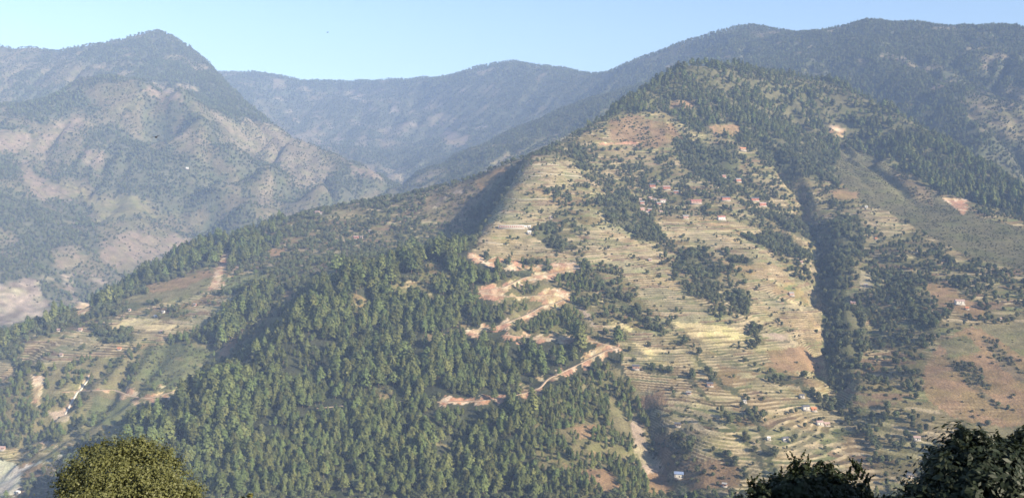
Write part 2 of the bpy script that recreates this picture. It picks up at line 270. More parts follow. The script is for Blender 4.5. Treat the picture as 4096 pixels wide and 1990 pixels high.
# river valley behind the side spur
for (u, d, z) in ((-150,1600,-445),(0,1900,-440),(200,2150,-432),(420,2350,-415),(650,2600,-395),(900,2900,-365),(1150,3200,-335),(1400,3450,-305),(1500,3650,-290)): PTS.append(np.array([[(u-CX)/FPX*d, d, z]]))
# beyond the notch
S((1600,690,5000),(1700,560,5900),(1500,490,6300),(1400,380,7000),(1300,570,5400),(1150,450,6400),(1900,480,5700),(2100,400,5800),(2200,340,5900),(1750,640,4700),(1900,610,4500),(2050,560,4500),(1450,680,4900))
# right-hand mountain behind
S((2600,300,5000),(2700,235,5100),(2900,200,4700),(3100,220,4400),(3300,240,4000),(3500,250,3850),(3700,240,3750),(3900,250,3650),(4096,300,3500),(3600,380,3450),(3800,450,3150),(4096,550,2900),(3900,560,2850),(4400,500,3000))
# main hill, right of the great gully
S((3300,600,2400),(3650,700,2230),(3650,800,2130),(3900,850,2000),(4096,950,1850),(4096,1200,1500),(4096,1400,1300),(4096,1700,1080),(3800,1600,1140),(3800,1400,1300),(3800,1200,1500),(3600,1000,1760),(3620,1280,1440),(3600,1500,1240),(3560,1700,1100),(3800,1850,1000),(4096,1950,950),(4500,1200,1450),(4500,1700,1050),(3700,600,2400),(3450,480,2620))
# main face
S((2400,700,2050),(2600,800,1980),(2900,800,1980),(2400,900,1760),(2700,1000,1700),(3000,1000,1700),(2200,850,1790),(2100,1000,1620),(2300,1050,1560),(2500,1200,1450),(2900,1250,1420),(2200,1250,1390),(2450,1400,1290),(2000,1600,1130),(2300,1600,1150),
  (2800,1500,1230),(3100,1500,1240),(2800,1750,1060),(3100,1750,1060),(1600,1600,1120),(1300,1500,1200),(1000,1700,1080),(1500,1900,970),(1000,1950,940),(2000,1950,950),(2400,1900,970),(2500,600,2200),(2800,560,2280),(3100,600,2300),(2900,400,2500),(3150,420,2620),(2650,420,2450),(1900,1250,1380),(1700,1150,1450),(1500,1250,1370),(1900,1420,1260),(1600,1400,1260))
# side valley on the left
S((1400,950,2000),(1650,870,2080),(1000,1030,1900),(900,1100,1760),(1150,1060,1780),(500,1300,1560),(200,1420,1450),(50,1600,1340),(300,1500,1390),(600,1480,1390),(750,1350,1480),(650,1210,1650),(300,1340,1540),(50,1480,1440),(-250,1600,1360),(30,1830,1240),(150,1750,1260),(250,1650,1300),(450,1600,1310))
# gullies: hidden thalwegs just behind the spurs
for (u, v, d, dz) in ((1880,900,1790,-22),(1780,960,1730,-16),(1600,1010,1640,-14),(1400,1060,1570,-14),(1250,1160,1490,-16),(1130,1270,1425,-16),(980,1400,1370,-16),(830,1510,1310,-14),(680,1610,1260,-12),(520,1710,1210,-12),(380,1800,1150,-12)):
    q = unproj(u, v, d); q[2] += dz; PTS.append(q[None])
# the great gully and the stream below the terraces
for (u, v, d, dz) in ((3235,860,2030,-14),(3262,1000,1820,-22),(3290,1200,1555,-26),(3300,1350,1400,-26),(3320,1500,1270,-16),(3360,1650,1150,-5),(3450,1800,1040,-3),(3560,1950,950,-3),(2500,1560,1195,-6),(2570,1640,1145,-8),(2605,1740,1085,-12),(2640,1850,1020,-14),(2700,1960,955,-12)):
    q = unproj(u, v, d); q[2] += dz; PTS.append(q[None])
# the steep shaded left side of the two front spurs, the steep right bank of the great gully
for k, (dx, dy, dz) in ((4, (-34, 22, -58)), (5, (-32, 30, -42)), (7, (-130, 40, -120))):
    a = np.array(LINES[k], float); p = unproj(a[:, 0], a[:, 1], a[:, 2]); p = np.concatenate([p, (p[1:]+p[:-1])/2]); PTS.append(p + np.array([dx, dy, dz]))
S((3348,1000,1738),(3348,1200,1470),(3360,1350,1322),(3372,1480,1208),(3340,900,1905))
# valley floor under the frame, the slope below the camera, and the outer country
EXT = [(-600,700,-430),(0,700,-425),(500,700,-410),(1000,700,-390),(-200,450,-345),(300,450,-330),(800,450,-300),(-700,450,-360),(-300,200,-170),(0,200,-165),(300,200,-120),(-60,60,-48),(0,60,-46),(60,60,-34),(0,0,-2.2),(30,-30,6),(0,-100,30),(200,0,60),(200,-200,120),(-200,0,-40),(-300,-200,10),(500,100,60),(700,-250,180),(-700,0,-200),(-800,-250,-100),
       (-1500,900,-420),(-1700,1400,-300),(-2600,2500,0),(-3200,3500,350),(-3600,4800,500),(-4200,6500,400),(-4500,9300,200),(0,9300,300),(4800,9300,250),(4800,6500,350),(4200,4500,550),(3400,3400,300),(2600,2200,0),(2000,1200,-200),(1700,700,-300),(1500,0,0),(-1500,0,-250),(-4500,-300,100),(4800,-300,200),(-2500,1000,-200),(3200,1000,-50)]
PTS.append(np.array(EXT, float))
C = np.concatenate(PTS)
key = np.unique(np.round(C[:, :2]/6).astype(int), axis=0, return_index=True)[1]; C = C[np.sort(key)]
def phi(r2): return np.sqrt(r2 + 22.0**2)
N = len(C); cs = C[:, :2]/1000
A = phi(((C[:, None, :2]-C[None, :, :2])**2).sum(-1))
Pm = np.concatenate([np.ones((N, 1)), cs], 1)
M_ = np.zeros((N+3, N+3)); M_[:N, :N] = A + np.eye(N)*-1.5; M_[:N, N:] = Pm; M_[N:, :N] = Pm.T
sol = np.linalg.solve(M_, np.concatenate([C[:, 2], np.zeros(3)]))
def rbf(x, y):
    sh = x.shape; x = x.ravel(); y = y.ravel(); out = np.empty(len(x))
    for i in range(0, len(x), 20000):
        X = x[i:i+20000]; Y = y[i:i+20000]
        r2 = (X[:, None]-C[None, :, 0])**2 + (Y[:, None]-C[None, :, 1])**2
        out[i:i+20000] = phi(r2.astype(np.float32)) @ sol[:N].astype(np.float32) + sol[N] + sol[N+1]*X/1000 + sol[N+2]*Y/1000
    return out.reshape(sh)
GX0, GY0, GD = -4600.0, -320.0, 20.0
gx = np.arange(GX0, 5000, GD); gy = np.arange(GY0, 9420, GD)
NX, NY = len(gx), len(gy)
XX, YY = np.meshgrid(gx, gy)
G = rbf(XX, YY)
print('rbf', N, round(time.time()-T0, 1))
dist = np.hypot(XX, YY)
CR = np.concatenate([PTS_L for PTS_L in CREST])
dcr = np.full(XX.shape, 1e9)
for q in CR: dcr = np.minimum(dcr, (XX-q[0])**2+(YY-q[1])**2)
dcr = np.sqrt(dcr); wc = sstep(20, 320, dcr)
farw = sstep(2100, 3000, dist)
am = sstep(500, 1500, dist)*(0.40 + 0.60*farw)
uG, vG = proj(XX, YY, G); cG = LC[np.clip((vG/4).astype(int), 0, RH-1), np.clip((uG/4).astype(int), 0, RW-1)]
smooth = np.isin(cG, [ID[k] for k in 'TYMbRGKCOX']).astype(float)
for _ in range(3):
    p_ = np.pad(smooth, 1, mode='edge'); smooth = (p_[:-2]+p_[1:-1]+p_[2:])/3; smooth = (smooth[:, :-2]+smooth[:, 1:-1]+smooth[:, 2:])/3
smooth *= 1-farw
am = am*(1-.8*smooth)
G = G + am*(1-.7*farw*(1-wc))*(13*fbm(XX/330, YY/330, 3, 4) + 10*ridged(XX/210, YY/210, 5, 3) - 3)
def carve(nodes, wid, dep):
    global G
    p = unproj(*[np.array(c, float) for c in zip(*nodes)]); bd = np.full(XX.shape, 1e9)
    for a, b in zip(p[:-1], p[1:]):
        d = (b-a)[:2]; t = np.clip(((XX-a[0])*d[0]+(YY-a[1])*d[1])/max(1e-6, d@d), 0, 1); bd = np.minimum(bd, np.hypot(XX-a[0]-t*d[0]+26*fbm(XX/95, YY/95, 33, 3), YY-a[1]-t*d[1]))
    G = G - dep*np.exp(-(bd/wid)**2)
carve([(3080,600,2310),(3140,680,2230),(3205,780,2140),(3235,860,2030),(3262,1000,1820),(3290,1200,1555),(3305,1350,1400),(3322,1500,1270),(3350,1600,1190)], 19, 31)
carve([(2500,1560,1195),(2570,1640,1145),(2605,1740,1085),(2640,1850,1020),(2700,1960,955)], 20, 16)
wx_ = XX + 120*fbm(XX/400, YY/400, 9, 2); wy_ = YY + 120*fbm(XX/400, YY/400, 10, 2)
G = G + farw*wc*np.minimum((70+35*sstep(200, 900, XX))*(ridged(wx_/900, wy_/900, 12, 4) - .62) + 24*fbm(wx_/260, wy_/260, 14, 4), 6)
# running water: a few passes of stream erosion on the 20 m grid
def erode(z, n, K):
    ny, nx = z.shape; flat = np.arange(ny*nx).reshape(ny, nx)
    for it in range(n):
        best = np.zeros_like(z); rec = flat.copy(); ln = np.ones_like(z)*GD
        for dy in (-1, 0, 1):
            for dx in (-1, 0, 1):
                if not (dx or dy): continue
                l = GD*math.hypot(dx, dy)
                zn = np.full_like(z, 1e9)
                ys = slice(max(0, -dy), ny-max(0, dy)); xs = slice(max(0, -dx), nx-max(0, dx))
                yt = slice(max(0, dy), ny-max(0, -dy)); xt = slice(max(0, dx), nx-max(0, -dx))
                zn[ys, xs] = z[yt, xt]
                sl = (z-zn)/l; m = sl > best
                best[m] = sl[m]; rec[m] = (flat+dy*nx+dx)[m]; ln[m] = l
        zf = z.ravel(); order = np.argsort(zf)
        r = rec.ravel().tolist(); acc = [1.0]*len(r)
        ol = order.tolist()
        for i in reversed(ol):
            j = r[i]
            if j != i: acc[j] += acc[i]
        Fk = (np.ravel(K)*np.minimum(np.array(acc), 350)**0.5/ln.ravel()).tolist()
        zl = zf.tolist()
        for i in ol:
            j = r[i]
            if j != i:
                f = Fk[i]; zl[i] = (zl[i] + f*zl[j])/(1+f)
        z = np.array(zl).reshape(ny, nx)
    return z
E = erode(G, 6, 0.9*(1-.55*smooth+.15*sstep(2100, 3200, dist)))
E = np.maximum(E, G-34+24*smooth-40*farw)
wq = np.array([1, 2, 1])/4
def blur(z):
    p = np.pad(z, 1, mode='edge'); z = p[:-2]*.25 + p[1:-1]*.5 + p[2:]*.25
    return z[:, :-2]*.25 + z[:, 1:-1]*.5 + z[:, 2:]*.25
near = sstep(500, 900, dist)
G = G + near*(1-.88*smooth)*(0.6*E + 0.4*blur(E) - G)
print('erode', round(time.time()-T0, 1))

def cat(Gr, x, y):
    fx = np.clip((x-GX0)/GD, 1, NX-3.001); fy = np.clip((y-GY0)/GD, 1, NY-3.001)
    ix = fx.astype(int); iy = fy.astype(int); tx = fx-ix; ty = fy-iy
    def wts(t): return (-.5*t+t*t-.5*t**3, 1-2.5*t*t+1.5*t**3, .5*t+2*t*t-1.5*t**3, -.5*t*t+.5*t**3)
    wx, wy = wts(tx), wts(ty); out = 0
    for b in range(4):
        row = 0
        for a in range(4): row = row + wx[a]*Gr[iy+b-1, ix+a-1]
        out = out + wy[b]*row
    return out
def H0(x, y):
    """natural ground height"""
    d = np.hypot(x, y)
    k = sstep(500, 1100, d)
    sm = 1-.78*cat(smooth, x, y)
    return cat(G, x, y) + k*sm*(5.5*ridged(x/70, y/70, 41, 2) + 2.4*fbm(x/24, y/24, 43, 3))
FG = H0(XX, YY)
def hfast(x, y):
    fx = np.clip((x-GX0)/GD, 0, NX-1.001); fy = np.clip((y-GY0)/GD, 0, NY-1.001)
    ix = fx.astype(int); iy = fy.astype(int); tx = fx-ix; ty = fy-iy
    return (FG[iy, ix]*(1-tx)+FG[iy, ix+1]*tx)*(1-ty) + (FG[iy+1, ix]*(1-tx)+FG[iy+1, ix+1]*tx)*ty
DS = np.concatenate([np.arange(700, 3200, 6.0), np.arange(3200, 9300, 25.0)])
def ground_at(u, v, dmin=700, dmax=9300):
    """where the line of sight through a photograph pixel first meets the ground"""
    ds = DS[(DS >= dmin) & (DS <= dmax)]
    q = unproj(np.full(len(ds), float(u)), np.full(len(ds), float(v)), ds)
    under = np.nonzero(q[:, 2] < H0(q[:, 0], q[:, 1]))[0]
    if len(under) == 0: return None
    i = under[0]; lo, hi = (ds[i-1] if i else ds[0]), ds[i]
    for _ in range(10):
        m = (lo+hi)/2; p = unproj(u, v, m)
        if p[2] < H0(p[0:1], p[1:2])[0]: hi = m
        else: lo = m
    return unproj(u, v, hi)
def visible(x, y, z, margin):
    """line of sight from the camera over the 20 m ground grid"""
    vis = np.ones(len(x), bool)
    for t in np.linspace(.22, .985, 46):
        vis &= (z*t + margin) > hfast(x*t, y*t)
    return vis

COLA = np.array([CL[k][1] for k in KEYS]); TERA = np.array([CL[k][2] for k in KEYS])
def cover(x, y, z, sharp=False):
    u, v = proj(x, y, z)
    wl = np.clip(y*0.022, 22, 120)
    fr_ = sstep(2300, 2900, y); vf = 1-.75*sstep(4600, 5400, y)
    u = u + (20+40*fr_)*vf*fbm(x/wl, y/wl, 61, 4); v = v + (12+24*fr_)*vf*fbm(x/wl+55, y/wl+9, 67, 4)
    q = 3.0 + 1.5*fr_; ix = np.floor(x/q).astype(np.int64); iy = np.floor(y/q).astype(np.int64)
    u = u + (h2(ix, iy, 5)-.5)*(14+22*fr_)*vf; v = v + (h2(ix, iy, 6)-.5)*(8+16*fr_)*vf
    c = LC[np.clip((v/4).astype(int), 0, RH-1), np.clip((u/4).astype(int), 0, RW-1)]
    n = fbm(x/170, y/170, 101, 4); n2 = fbm(x/60, y/60, 107, 3)
    far_ = y > 2400
    c = np.where(far_ & ((c == ID['F']) | (c == ID['N'])) & (n+.5*n2 > .34), ID['s'], c)
    c = np.where(far_ & (c == ID['s']) & (n+.6*n2 < -.14), ID['N'], c)
    c = np.where(far_ & ((c == ID['s']) | (c == ID['k'])) & (n+.6*n2 > .50), ID['k'], c)
    c = np.where(~far_ & (c == ID['P']) & (n2 > .30), ID['M'], c)
    c = np.where((y > 2150) & (c == ID['R']) & ((x < -250) | (y > 2900)), ID['q'], c)
    return c.astype(np.int64)

# ------------------------------------------------------------------ roads in the world
def road_world(nodes, w):
    nodes = np.array(nodes, float); seg = np.hypot(*np.diff(nodes, axis=0).T); out = []
    for i in range(len(seg)):
        n = max(1, int(seg[i]/9))
        for j in range(n): 
            q = nodes[i]+(nodes[i+1]-nodes[i])*j/n; g = ground_at(q[0], q[1], 900, 2100)
            if g is not None: out.append(g)
    p = np.array(out)
    keep = [0]
    for i in range(1, len(p)):
        if np.linalg.norm(p[i, :2]-p[keep[-1], :2]) < 40: keep.append(i)
    p = p[keep]
    for _ in range(4): p[1:-1] = p[:-2]*.25+p[1:-1]*.5+p[2:]*.25
    return p
RD = {k: road_world(v, 5) for k, v in ROADS.items()}
print('roads', round(time.time()-T0, 1))

# ------------------------------------------------------------------ materials
MATS = {}
def mat(name, colr, rough=.9, spec=.15, noise=None, rnd=0.0, trans=0.0, bump=None):
    if name in MATS: return MATS[name]
    m = bpy.data.materials.new(name); m.use_nodes = True; t = m.node_tree; b = t.nodes['Principled BSDF']
    b.inputs['Roughness'].default_value = rough; b.inputs['Specular IOR Level'].default_value = spec
    rgb = t.nodes.new('ShaderNodeRGB'); rgb.outputs[0].default_value = (*colr, 1); src = rgb.outputs[0]
    if noise or rnd:
        hs = t.nodes.new('ShaderNodeHueSaturation'); t.links.new(src, hs.inputs['Color'])
        val = t.nodes.new('ShaderNodeMath'); val.operation = 'ADD'; val.inputs[0].default_value = 1; val.inputs[1].default_value = 0
        if noise:
            g = t.nodes.new('ShaderNodeNewGeometry'); n = t.nodes.new('ShaderNodeTexNoise'); n.inputs['Scale'].default_value = noise[0]; n.inputs['Detail'].default_value = 3
            t.links.new(g.outputs['Position'], n.inputs['Vector'])
            mr = t.nodes.new('ShaderNodeMapRange'); mr.inputs[1].default_value = .3; mr.inputs[2].default_value = .7; mr.inputs[3].default_value = 1-noise[1]; mr.inputs[4].default_value = 1+noise[1]
            t.links.new(n.outputs['Fac'], mr.inputs[0]); t.links.new(mr.outputs[0], val.inputs[0])
        if rnd:
            oi = t.nodes.new('ShaderNodeObjectInfo')
            mr = t.nodes.new('ShaderNodeMapRange'); mr.inputs[3].default_value = -rnd; mr.inputs[4].default_value = rnd
            t.links.new(oi.outputs['Random'], mr.inputs[0]); t.links.new(mr.outputs[0], val.inputs[1])
            fr = t.nodes.new('ShaderNodeMath'); fr.operation = 'MULTIPLY'; fr.inputs[1].default_value = 7.13; f2 = t.nodes.new('ShaderNodeMath'); f2.operation = 'FRACT'
            t.links.new(oi.outputs['Random'], fr.inputs[0]); t.links.new(fr.outputs[0], f2.inputs[0])
            mh = t.nodes.new('ShaderNodeMapRange'); mh.inputs[3].default_value = .47; mh.inputs[4].default_value = .525
            t.links.new(f2.outputs[0], mh.inputs[0]); t.links.new(mh.outputs[0], hs.inputs['Hue'])
        t.links.new(val.outputs[0], hs.inputs['Value']); src = hs.outputs[0]
    t.links.new(src, b.inputs['Base Color'])
    if trans:
        tr = t.nodes.new('ShaderNodeBsdfTranslucent'); t.links.new(src, tr.inputs['Color']); mx = t.nodes.new('ShaderNodeMixShader'); mx.inputs[0].default_value = trans
        o = t.nodes['Material Output']; t.links.new(b.outputs[0], mx.inputs[1]); t.links.new(tr.outputs[0], mx.inputs[2]); t.links.new(mx.outputs[0], o.inputs['Surface'])
    MATS[name] = m; return m

def ground_mat():
    m = bpy.data.materials.new('ground'); m.use_nodes = True; t = m.node_tree; N_ = t.nodes; Lk = t.links.new
    b = N_['Principled BSDF']; b.inputs['Roughness'].default_value = .95; b.inputs['Specular IOR Level'].default_value = .08
    at = N_.new('ShaderNodeAttribute'); at.attribute_name = 'cover'
    ph = N_.new('ShaderNodeAttribute'); ph.attribute_name = 'phase'
    tw = N_.new('ShaderNodeAttribute'); tw.attribute_name = 'terrace'
    geo = N_.new('ShaderNodeNewGeometry')
    def noise(s, det=4):
        n = N_.new('ShaderNodeTexNoise'); n.inputs['Scale'].default_value = s; n.inputs['Detail'].default_value = det; Lk(geo.outputs['Position'], n.inputs['Vector']); return n.outputs['Fac']
    def rng_(x, a, b_, c, d):
        r = N_.new('ShaderNodeMapRange'); r.inputs[1].default_value = a; r.inputs[2].default_value = b_; r.inputs[3].default_value = c; r.inputs[4].default_value = d; Lk(x, r.inputs[0]); return r.outputs[0]
    def math_(op, a, b_):
        n = N_.new('ShaderNodeMath'); n.operation = op
        for i, q in enumerate((a, b_)):
            if isinstance(q, (int, float)): n.inputs[i].default_value = q
            elif q is not None: Lk(q, n.inputs[i])
        return n.outputs[0]
    fine = rng_(noise(.55, 3), .3, .7, .72, 1.28); mid = rng_(noise(.06, 4), .3, .7, .75, 1.25); big = rng_(noise(.012, 3), .35, .65, .88, 1.12)
    v = math_('MULTIPLY', math_('MULTIPLY', fine, mid), big)
    # strips of the terraces: each has its own crop colour, each bank is dry grass and stone
    f = math_('FRACT', ph.outputs['Fac'], None); fl = math_('FLOOR', ph.outputs['Fac'], None)
    wn = N_.new('ShaderNodeTexWhiteNoise'); wn.noise_dimensions = '2D'
    sx = N_.new('ShaderNodeSeparateXYZ'); Lk(geo.outputs['Position'], sx.inputs[0])
    cx_ = N_.new('ShaderNodeCombineXYZ'); Lk(fl, cx_.inputs[0]); Lk(math_('FLOOR', math_('ADD', math_('DIVIDE', sx.outputs[0], 60.0), math_('MULTIPLY', noise(.015, 2), 2.0)), None), cx_.inputs[1])
    Lk(cx_.outputs[0], wn.inputs['Vector'])
    strip = rng_(wn.outputs['Value'], 0, 1, .74, 1.2)
    v = math_('MULTIPLY', v, math_('ADD', math_('MULTIPLY', math_('SUBTRACT', strip, 1), tw.outputs['Fac']), 1))
    mul = N_.new('ShaderNodeVectorMath'); mul.operation = 'SCALE'; Lk(at.outputs['Color'], mul.inputs[0]); Lk(v, mul.inputs['Scale'])
    # greener or drier patches
    gr = N_.new('ShaderNodeMix'); gr.data_type = 'RGBA'; gr.blend_type = 'MULTIPLY'; Lk(rng_(noise(.022, 5), .45, .62, 0, .55), gr.inputs['Factor']); Lk(mul.outputs[0], gr.inputs['A']); gr.inputs['B'].default_value = (.76, .93, .62, 1)
    bank = math_('MULTIPLY', math_('MULTIPLY', rng_(f, .66, .76, 0, 1), tw.outputs['Fac']), rng_(noise(.05, 4), .40, .60, .15, 1))
    mx = N_.new('ShaderNodeMix'); mx.data_type = 'RGBA'; Lk(math_('MULTIPLY', bank, .8), mx.inputs['Factor']); Lk(gr.outputs['Result'], mx.inputs['A']); mx.inputs['B'].default_value = (.47, .38, .24, 1)
    Lk(mx.outputs['Result'], b.inputs['Base Color'])
    bp = N_.new('ShaderNodeBump'); bp.inputs['Strength'].default_value = .9; bp.inputs['Distance'].default_value = 1.6; Lk(noise(.25, 5), bp.inputs['Height']); Lk(bp.outputs[0], b.inputs['Normal'])
    return m
GROUND = ground_mat()

def mesh_np(name, V, F, m, link=True):
    me = bpy.data.meshes.new(name); V = np.asarray(V, np.float32); F = np.asarray(F, np.int32); n = F.shape[1]
    me.vertices.add(len(V)); me.vertices.foreach_set('co', V.ravel())
    me.loops.add(F.size); me.loops.foreach_set('vertex_index', F.ravel())
    me.polygons.add(len(F)); me.polygons.foreach_set('loop_start', np.arange(0, F.size, n, dtype=np.int32)); me.polygons.foreach_set('loop_total', np.full(len(F), n, np.int32))
    me.update(calc_edges=True)
    if m: me.materials.append(m)
    return me
def link(name, me, parent=None, loc=None, rz=0.0, sc_=None):
    o = bpy.data.objects.new(name, me); col.objects.link(o)
    if parent: o.parent = parent
    if loc is not None: o.location = loc
    if rz: o.rotation_euler = (0, 0, rz)
    if sc_: o.scale = sc_
    return o
def tag(o, label, cat, group=None):
    o['label'] = label; o['category'] = cat
    if group: o['group'] = group
    return o

# ------------------------------------------------------------------ terrain meshes
def set_attrs(me, colr, ph, tw):
    a = me.attributes.new('cover', 'FLOAT_COLOR', 'POINT'); a.data.foreach_set('color', np.concatenate([colr, np.ones((len(colr), 1))], 1).astype(np.float32).ravel())
    a = me.attributes.new('phase', 'FLOAT', 'POINT'); a.data.foreach_set('value', ph.astype(np.float32))
    a = me.attributes.new('terrace', 'FLOAT', 'POINT'); a.data.foreach_set('value', tw.astype(np.float32))
STEP = 2.4
def ground_cols(x, y, z):
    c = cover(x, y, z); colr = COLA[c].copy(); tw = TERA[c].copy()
    raw = np.isin(c, [ID['C'], ID['O']]); n1 = fbm(x/11, y/11, 121, 3); n2 = vnoise(x/5+7, y/5, 123)
    soil = np.where((n1 > .12)[:, None], np.array([.33, .19, .125]), np.where((n1 < -.22)[:, None], np.array([.48, .37, .27]), colr))*(.8+.4*n2)[:, None]
    colr = np.where(raw[:, None], soil, colr)
    sc_ = (c == ID['X']) & (y > 1900); n3 = fbm(x/17, y/60, 127, 3)
    colr = np.where(sc_[:, None], np.where((n3 > .1)[:, None], np.array([.15, .115, .085]), np.array([.25, .20, .155]))*(.75+.5*n2)[:, None], colr)
    out = (np.hypot(x, y) < 700); colr[out] = (.12, .11, .06); tw[out] = 0
    patch = sstep(.38, .6, vnoise(x/45, y/45, 71)); tw = tw*np.where(tw >= .95, 1, patch)
    # field parcels: each has its own levels and its own crop
    px, py = x/58 + .4*fbm(x/40, y/40, 75, 2), y/46 + .4*fbm(x/40+9, y/40, 76, 2); bi = np.full(len(x), 1e9); bs = np.zeros(len(x)); b2 = np.zeros(len(x))
    for ox in (-1, 0, 1):
        for oy in (-1, 0, 1):
            ci, cj = np.floor(px)+ox, np.floor(py)+oy; ii, jj = ci.astype(np.int64), cj.astype(np.int64)
            dd = (ci+h2(ii, jj, 1)-px)**2+(cj+h2(ii, jj, 2)-py)**2; m = dd < bi; bi[m] = dd[m]; bs[m] = h2(ii, jj, 3)[m]; b2[m] = h2(ii, jj, 4)[m]
    farm = (tw > .5); k_ = (.80+.42*bs)*1.0
    tint = np.stack([k_*(1+.10*(b2-.5)), k_*(1+.16*(.5-b2)), k_*(1-.25*(b2-.5))], 1); colr = np.where(farm[:, None], colr*tint, colr)
    tw = tw*np.where(b2 > .90, .25, .55+.45*b2)
    ph = (z + 2.5*fbm(x/110, y/110, 73, 3) + 1.1*fbm(x/34, y/34, 79, 2))/STEP + 100.5 + np.floor(bs*3)/3*0
    fl = np.floor(ph).astype(np.int64); seg = np.floor(x/52 + 3*fbm(x/90, y/90, 131, 2) + .37*fl).astype(np.int64); hs = h2(fl, seg, 9)[:, None]
    isT = ((c == ID['T']) | (c == ID['b']) | (c == ID['M']))[:, None] & ~raw[:, None]; isY = (c == ID['Y'])[:, None]
    colr = np.where(isT & (hs > .90), np.array([.28, .225, .135]), np.where(isT & (hs < .13), np.array([.145, .100, .060]), np.where(isT & (hs > .13) & (hs < .24), np.array([.130, .128, .058]), colr)))
    colr = np.where(isY, np.where(hs > .42, np.array([.44, .355, .19]), np.array([.22, .175, .085])), colr)
    return colr, ph, tw
def road_z(x, y, z):
    """bench the dirt roads into the slope"""
    zo = z.copy()
    for k, p in RD.items():
        if k == 'canal': continue
        w_ = 2.6
        bx = (x > p[:, 0].min()-15) & (x < p[:, 0].max()+15) & (y > p[:, 1].min()-15) & (y < p[:, 1].max()+15)
        ii = np.nonzero(bx)[0]
        if len(ii) == 0: continue
        X, Y = x[ii], y[ii]; bd = np.full(len(ii), 1e9); bz = np.zeros(len(ii))
        for a, b in zip(p[:-1], p[1:]):
            d = (b-a)[:2]; t = np.clip(((X-a[0])*d[0]+(Y-a[1])*d[1])/max(1e-6, d@d), 0, 1)
            dd = np.hypot(X-a[0]-t*d[0], Y-a[1]-t*d[1]); m = dd < bd; bd[m] = dd[m]; bz[m] = (a[2]+t*(b[2]-a[2]))[m]
        k_ = 1-sstep(w_, 8.0, bd); zo[ii] = zo[ii]*(1-k_) + (bz-.25)*k_
    return zo
FX0, FX1, FY0, FY1, FD = -960.0, 1440.0, 820.0, 2560.0, 2.5
fx = np.arange(FX0, FX1+.1, FD); fy = np.arange(FY0, FY1+.1, FD)
fX, fY = np.meshgrid(fx, fy); fXf, fYf = fX.ravel(), fY.ravel()
fH = H0(fXf, fYf)
fc, fph, ftw = ground_cols(fXf, fYf, fH)
ff = fph - np.floor(fph)
# keep the field terraces off the cells outside the picture's cone to save nothing but keep edges flush
edge = np.minimum(np.minimum(fXf-FX0, FX1-fXf), np.minimum(fYf-FY0, FY1-fYf)); ek = sstep(0, 40, edge)
fZ = fH + ftw*ek*(sstep(.58, 1.0, ff) - ff + .3)*STEP*.9
fZ = road_z(fXf, fYf, fZ)
ny, nx = fX.shape
def grid_faces(ny, nx):
    i = np.arange(ny*nx).reshape(ny, nx); return np.stack([i[:-1, :-1], i[:-1, 1:], i[1:, 1:], i[1:, :-1]], -1).reshape(-1, 4)
FZg = fZ.reshape(ny, nx)
def fine_z(x, y):
    a = np.clip((x-FX0)/FD, 0, nx-1.001); b = np.clip((y-FY0)/FD, 0, ny-1.001); ia = a.astype(int); ib = b.astype(int); ta = a-ia; tb = b-ib
    return (FZg[ib, ia]*(1-ta)+FZg[ib, ia+1]*ta)*(1-tb) + (FZg[ib+1, ia]*(1-ta)+FZg[ib+1, ia+1]*ta)*tb
def HZ(x, y):
    x = np.atleast_1d(np.asarray(x, float)); y = np.atleast_1d(np.asarray(y, float))
    ins = (x > FX0) & (x < FX1) & (y > FY0) & (y < FY1)
    z = H0(x, y); z[ins] = fine_z(x[ins], y[ins]); return z
V = np.stack([fXf, fYf, fZ], 1); F_ = grid_faces(ny, nx)
# drop cells far outside the cone of view
ctr = V[F_].mean(1); cone = (np.abs(ctr[:, 0]) < ctr[:, 1]*.66+60)
# skirt round the rim so that it overlaps the coarser ground
def submesh(V, F, attrs, keep):
    F = F[keep]; used = np.unique(F); mp = np.full(len(V), -1); mp[used] = np.arange(len(used))
    return V[used], mp[F], [a[used] for a in attrs]
def terrain(name, V, F, attrs, keep):
    v, f, a = submesh(V, F, attrs, keep); me = mesh_np(name, v, f, GROUND); set_attrs(me, *a)
    me.polygons.foreach_set('use_smooth', np.ones(len(f), bool)); o = link(name, me); o['kind'] = 'structure'; return o
rim = 18.0
fVr = V.copy(); low = 1-sstep(0, rim, edge); fVr[:, 2] -= low*4.0
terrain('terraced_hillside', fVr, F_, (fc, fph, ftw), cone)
MD = 14.0
mx_ = np.arange(-4300, 4800, MD); my_ = np.arange(-300, 5300, MD); mX, mY = np.meshgrid(mx_, my_); a_, b_ = mX.ravel(), mY.ravel()
mH = H0(a_, b_); mc, mph, mtw = ground_cols(a_, b_, mH); Vm = np.stack([a_, b_, mH], 1); Fm = grid_faces(*mX.shape); cm = Vm[Fm].mean(1)
mtw = mtw*.8
wide = (np.abs(cm[:, 0]) < cm[:, 1]*.85+700)
ux, uy = cm[:, 0], cm[:, 1]
inF = (ux > FX0+26) & (ux < FX1-26) & (uy > FY0+26) & (uy < FY1-26) & (np.abs(ux) < uy*.66+20)
base = wide & ~inF
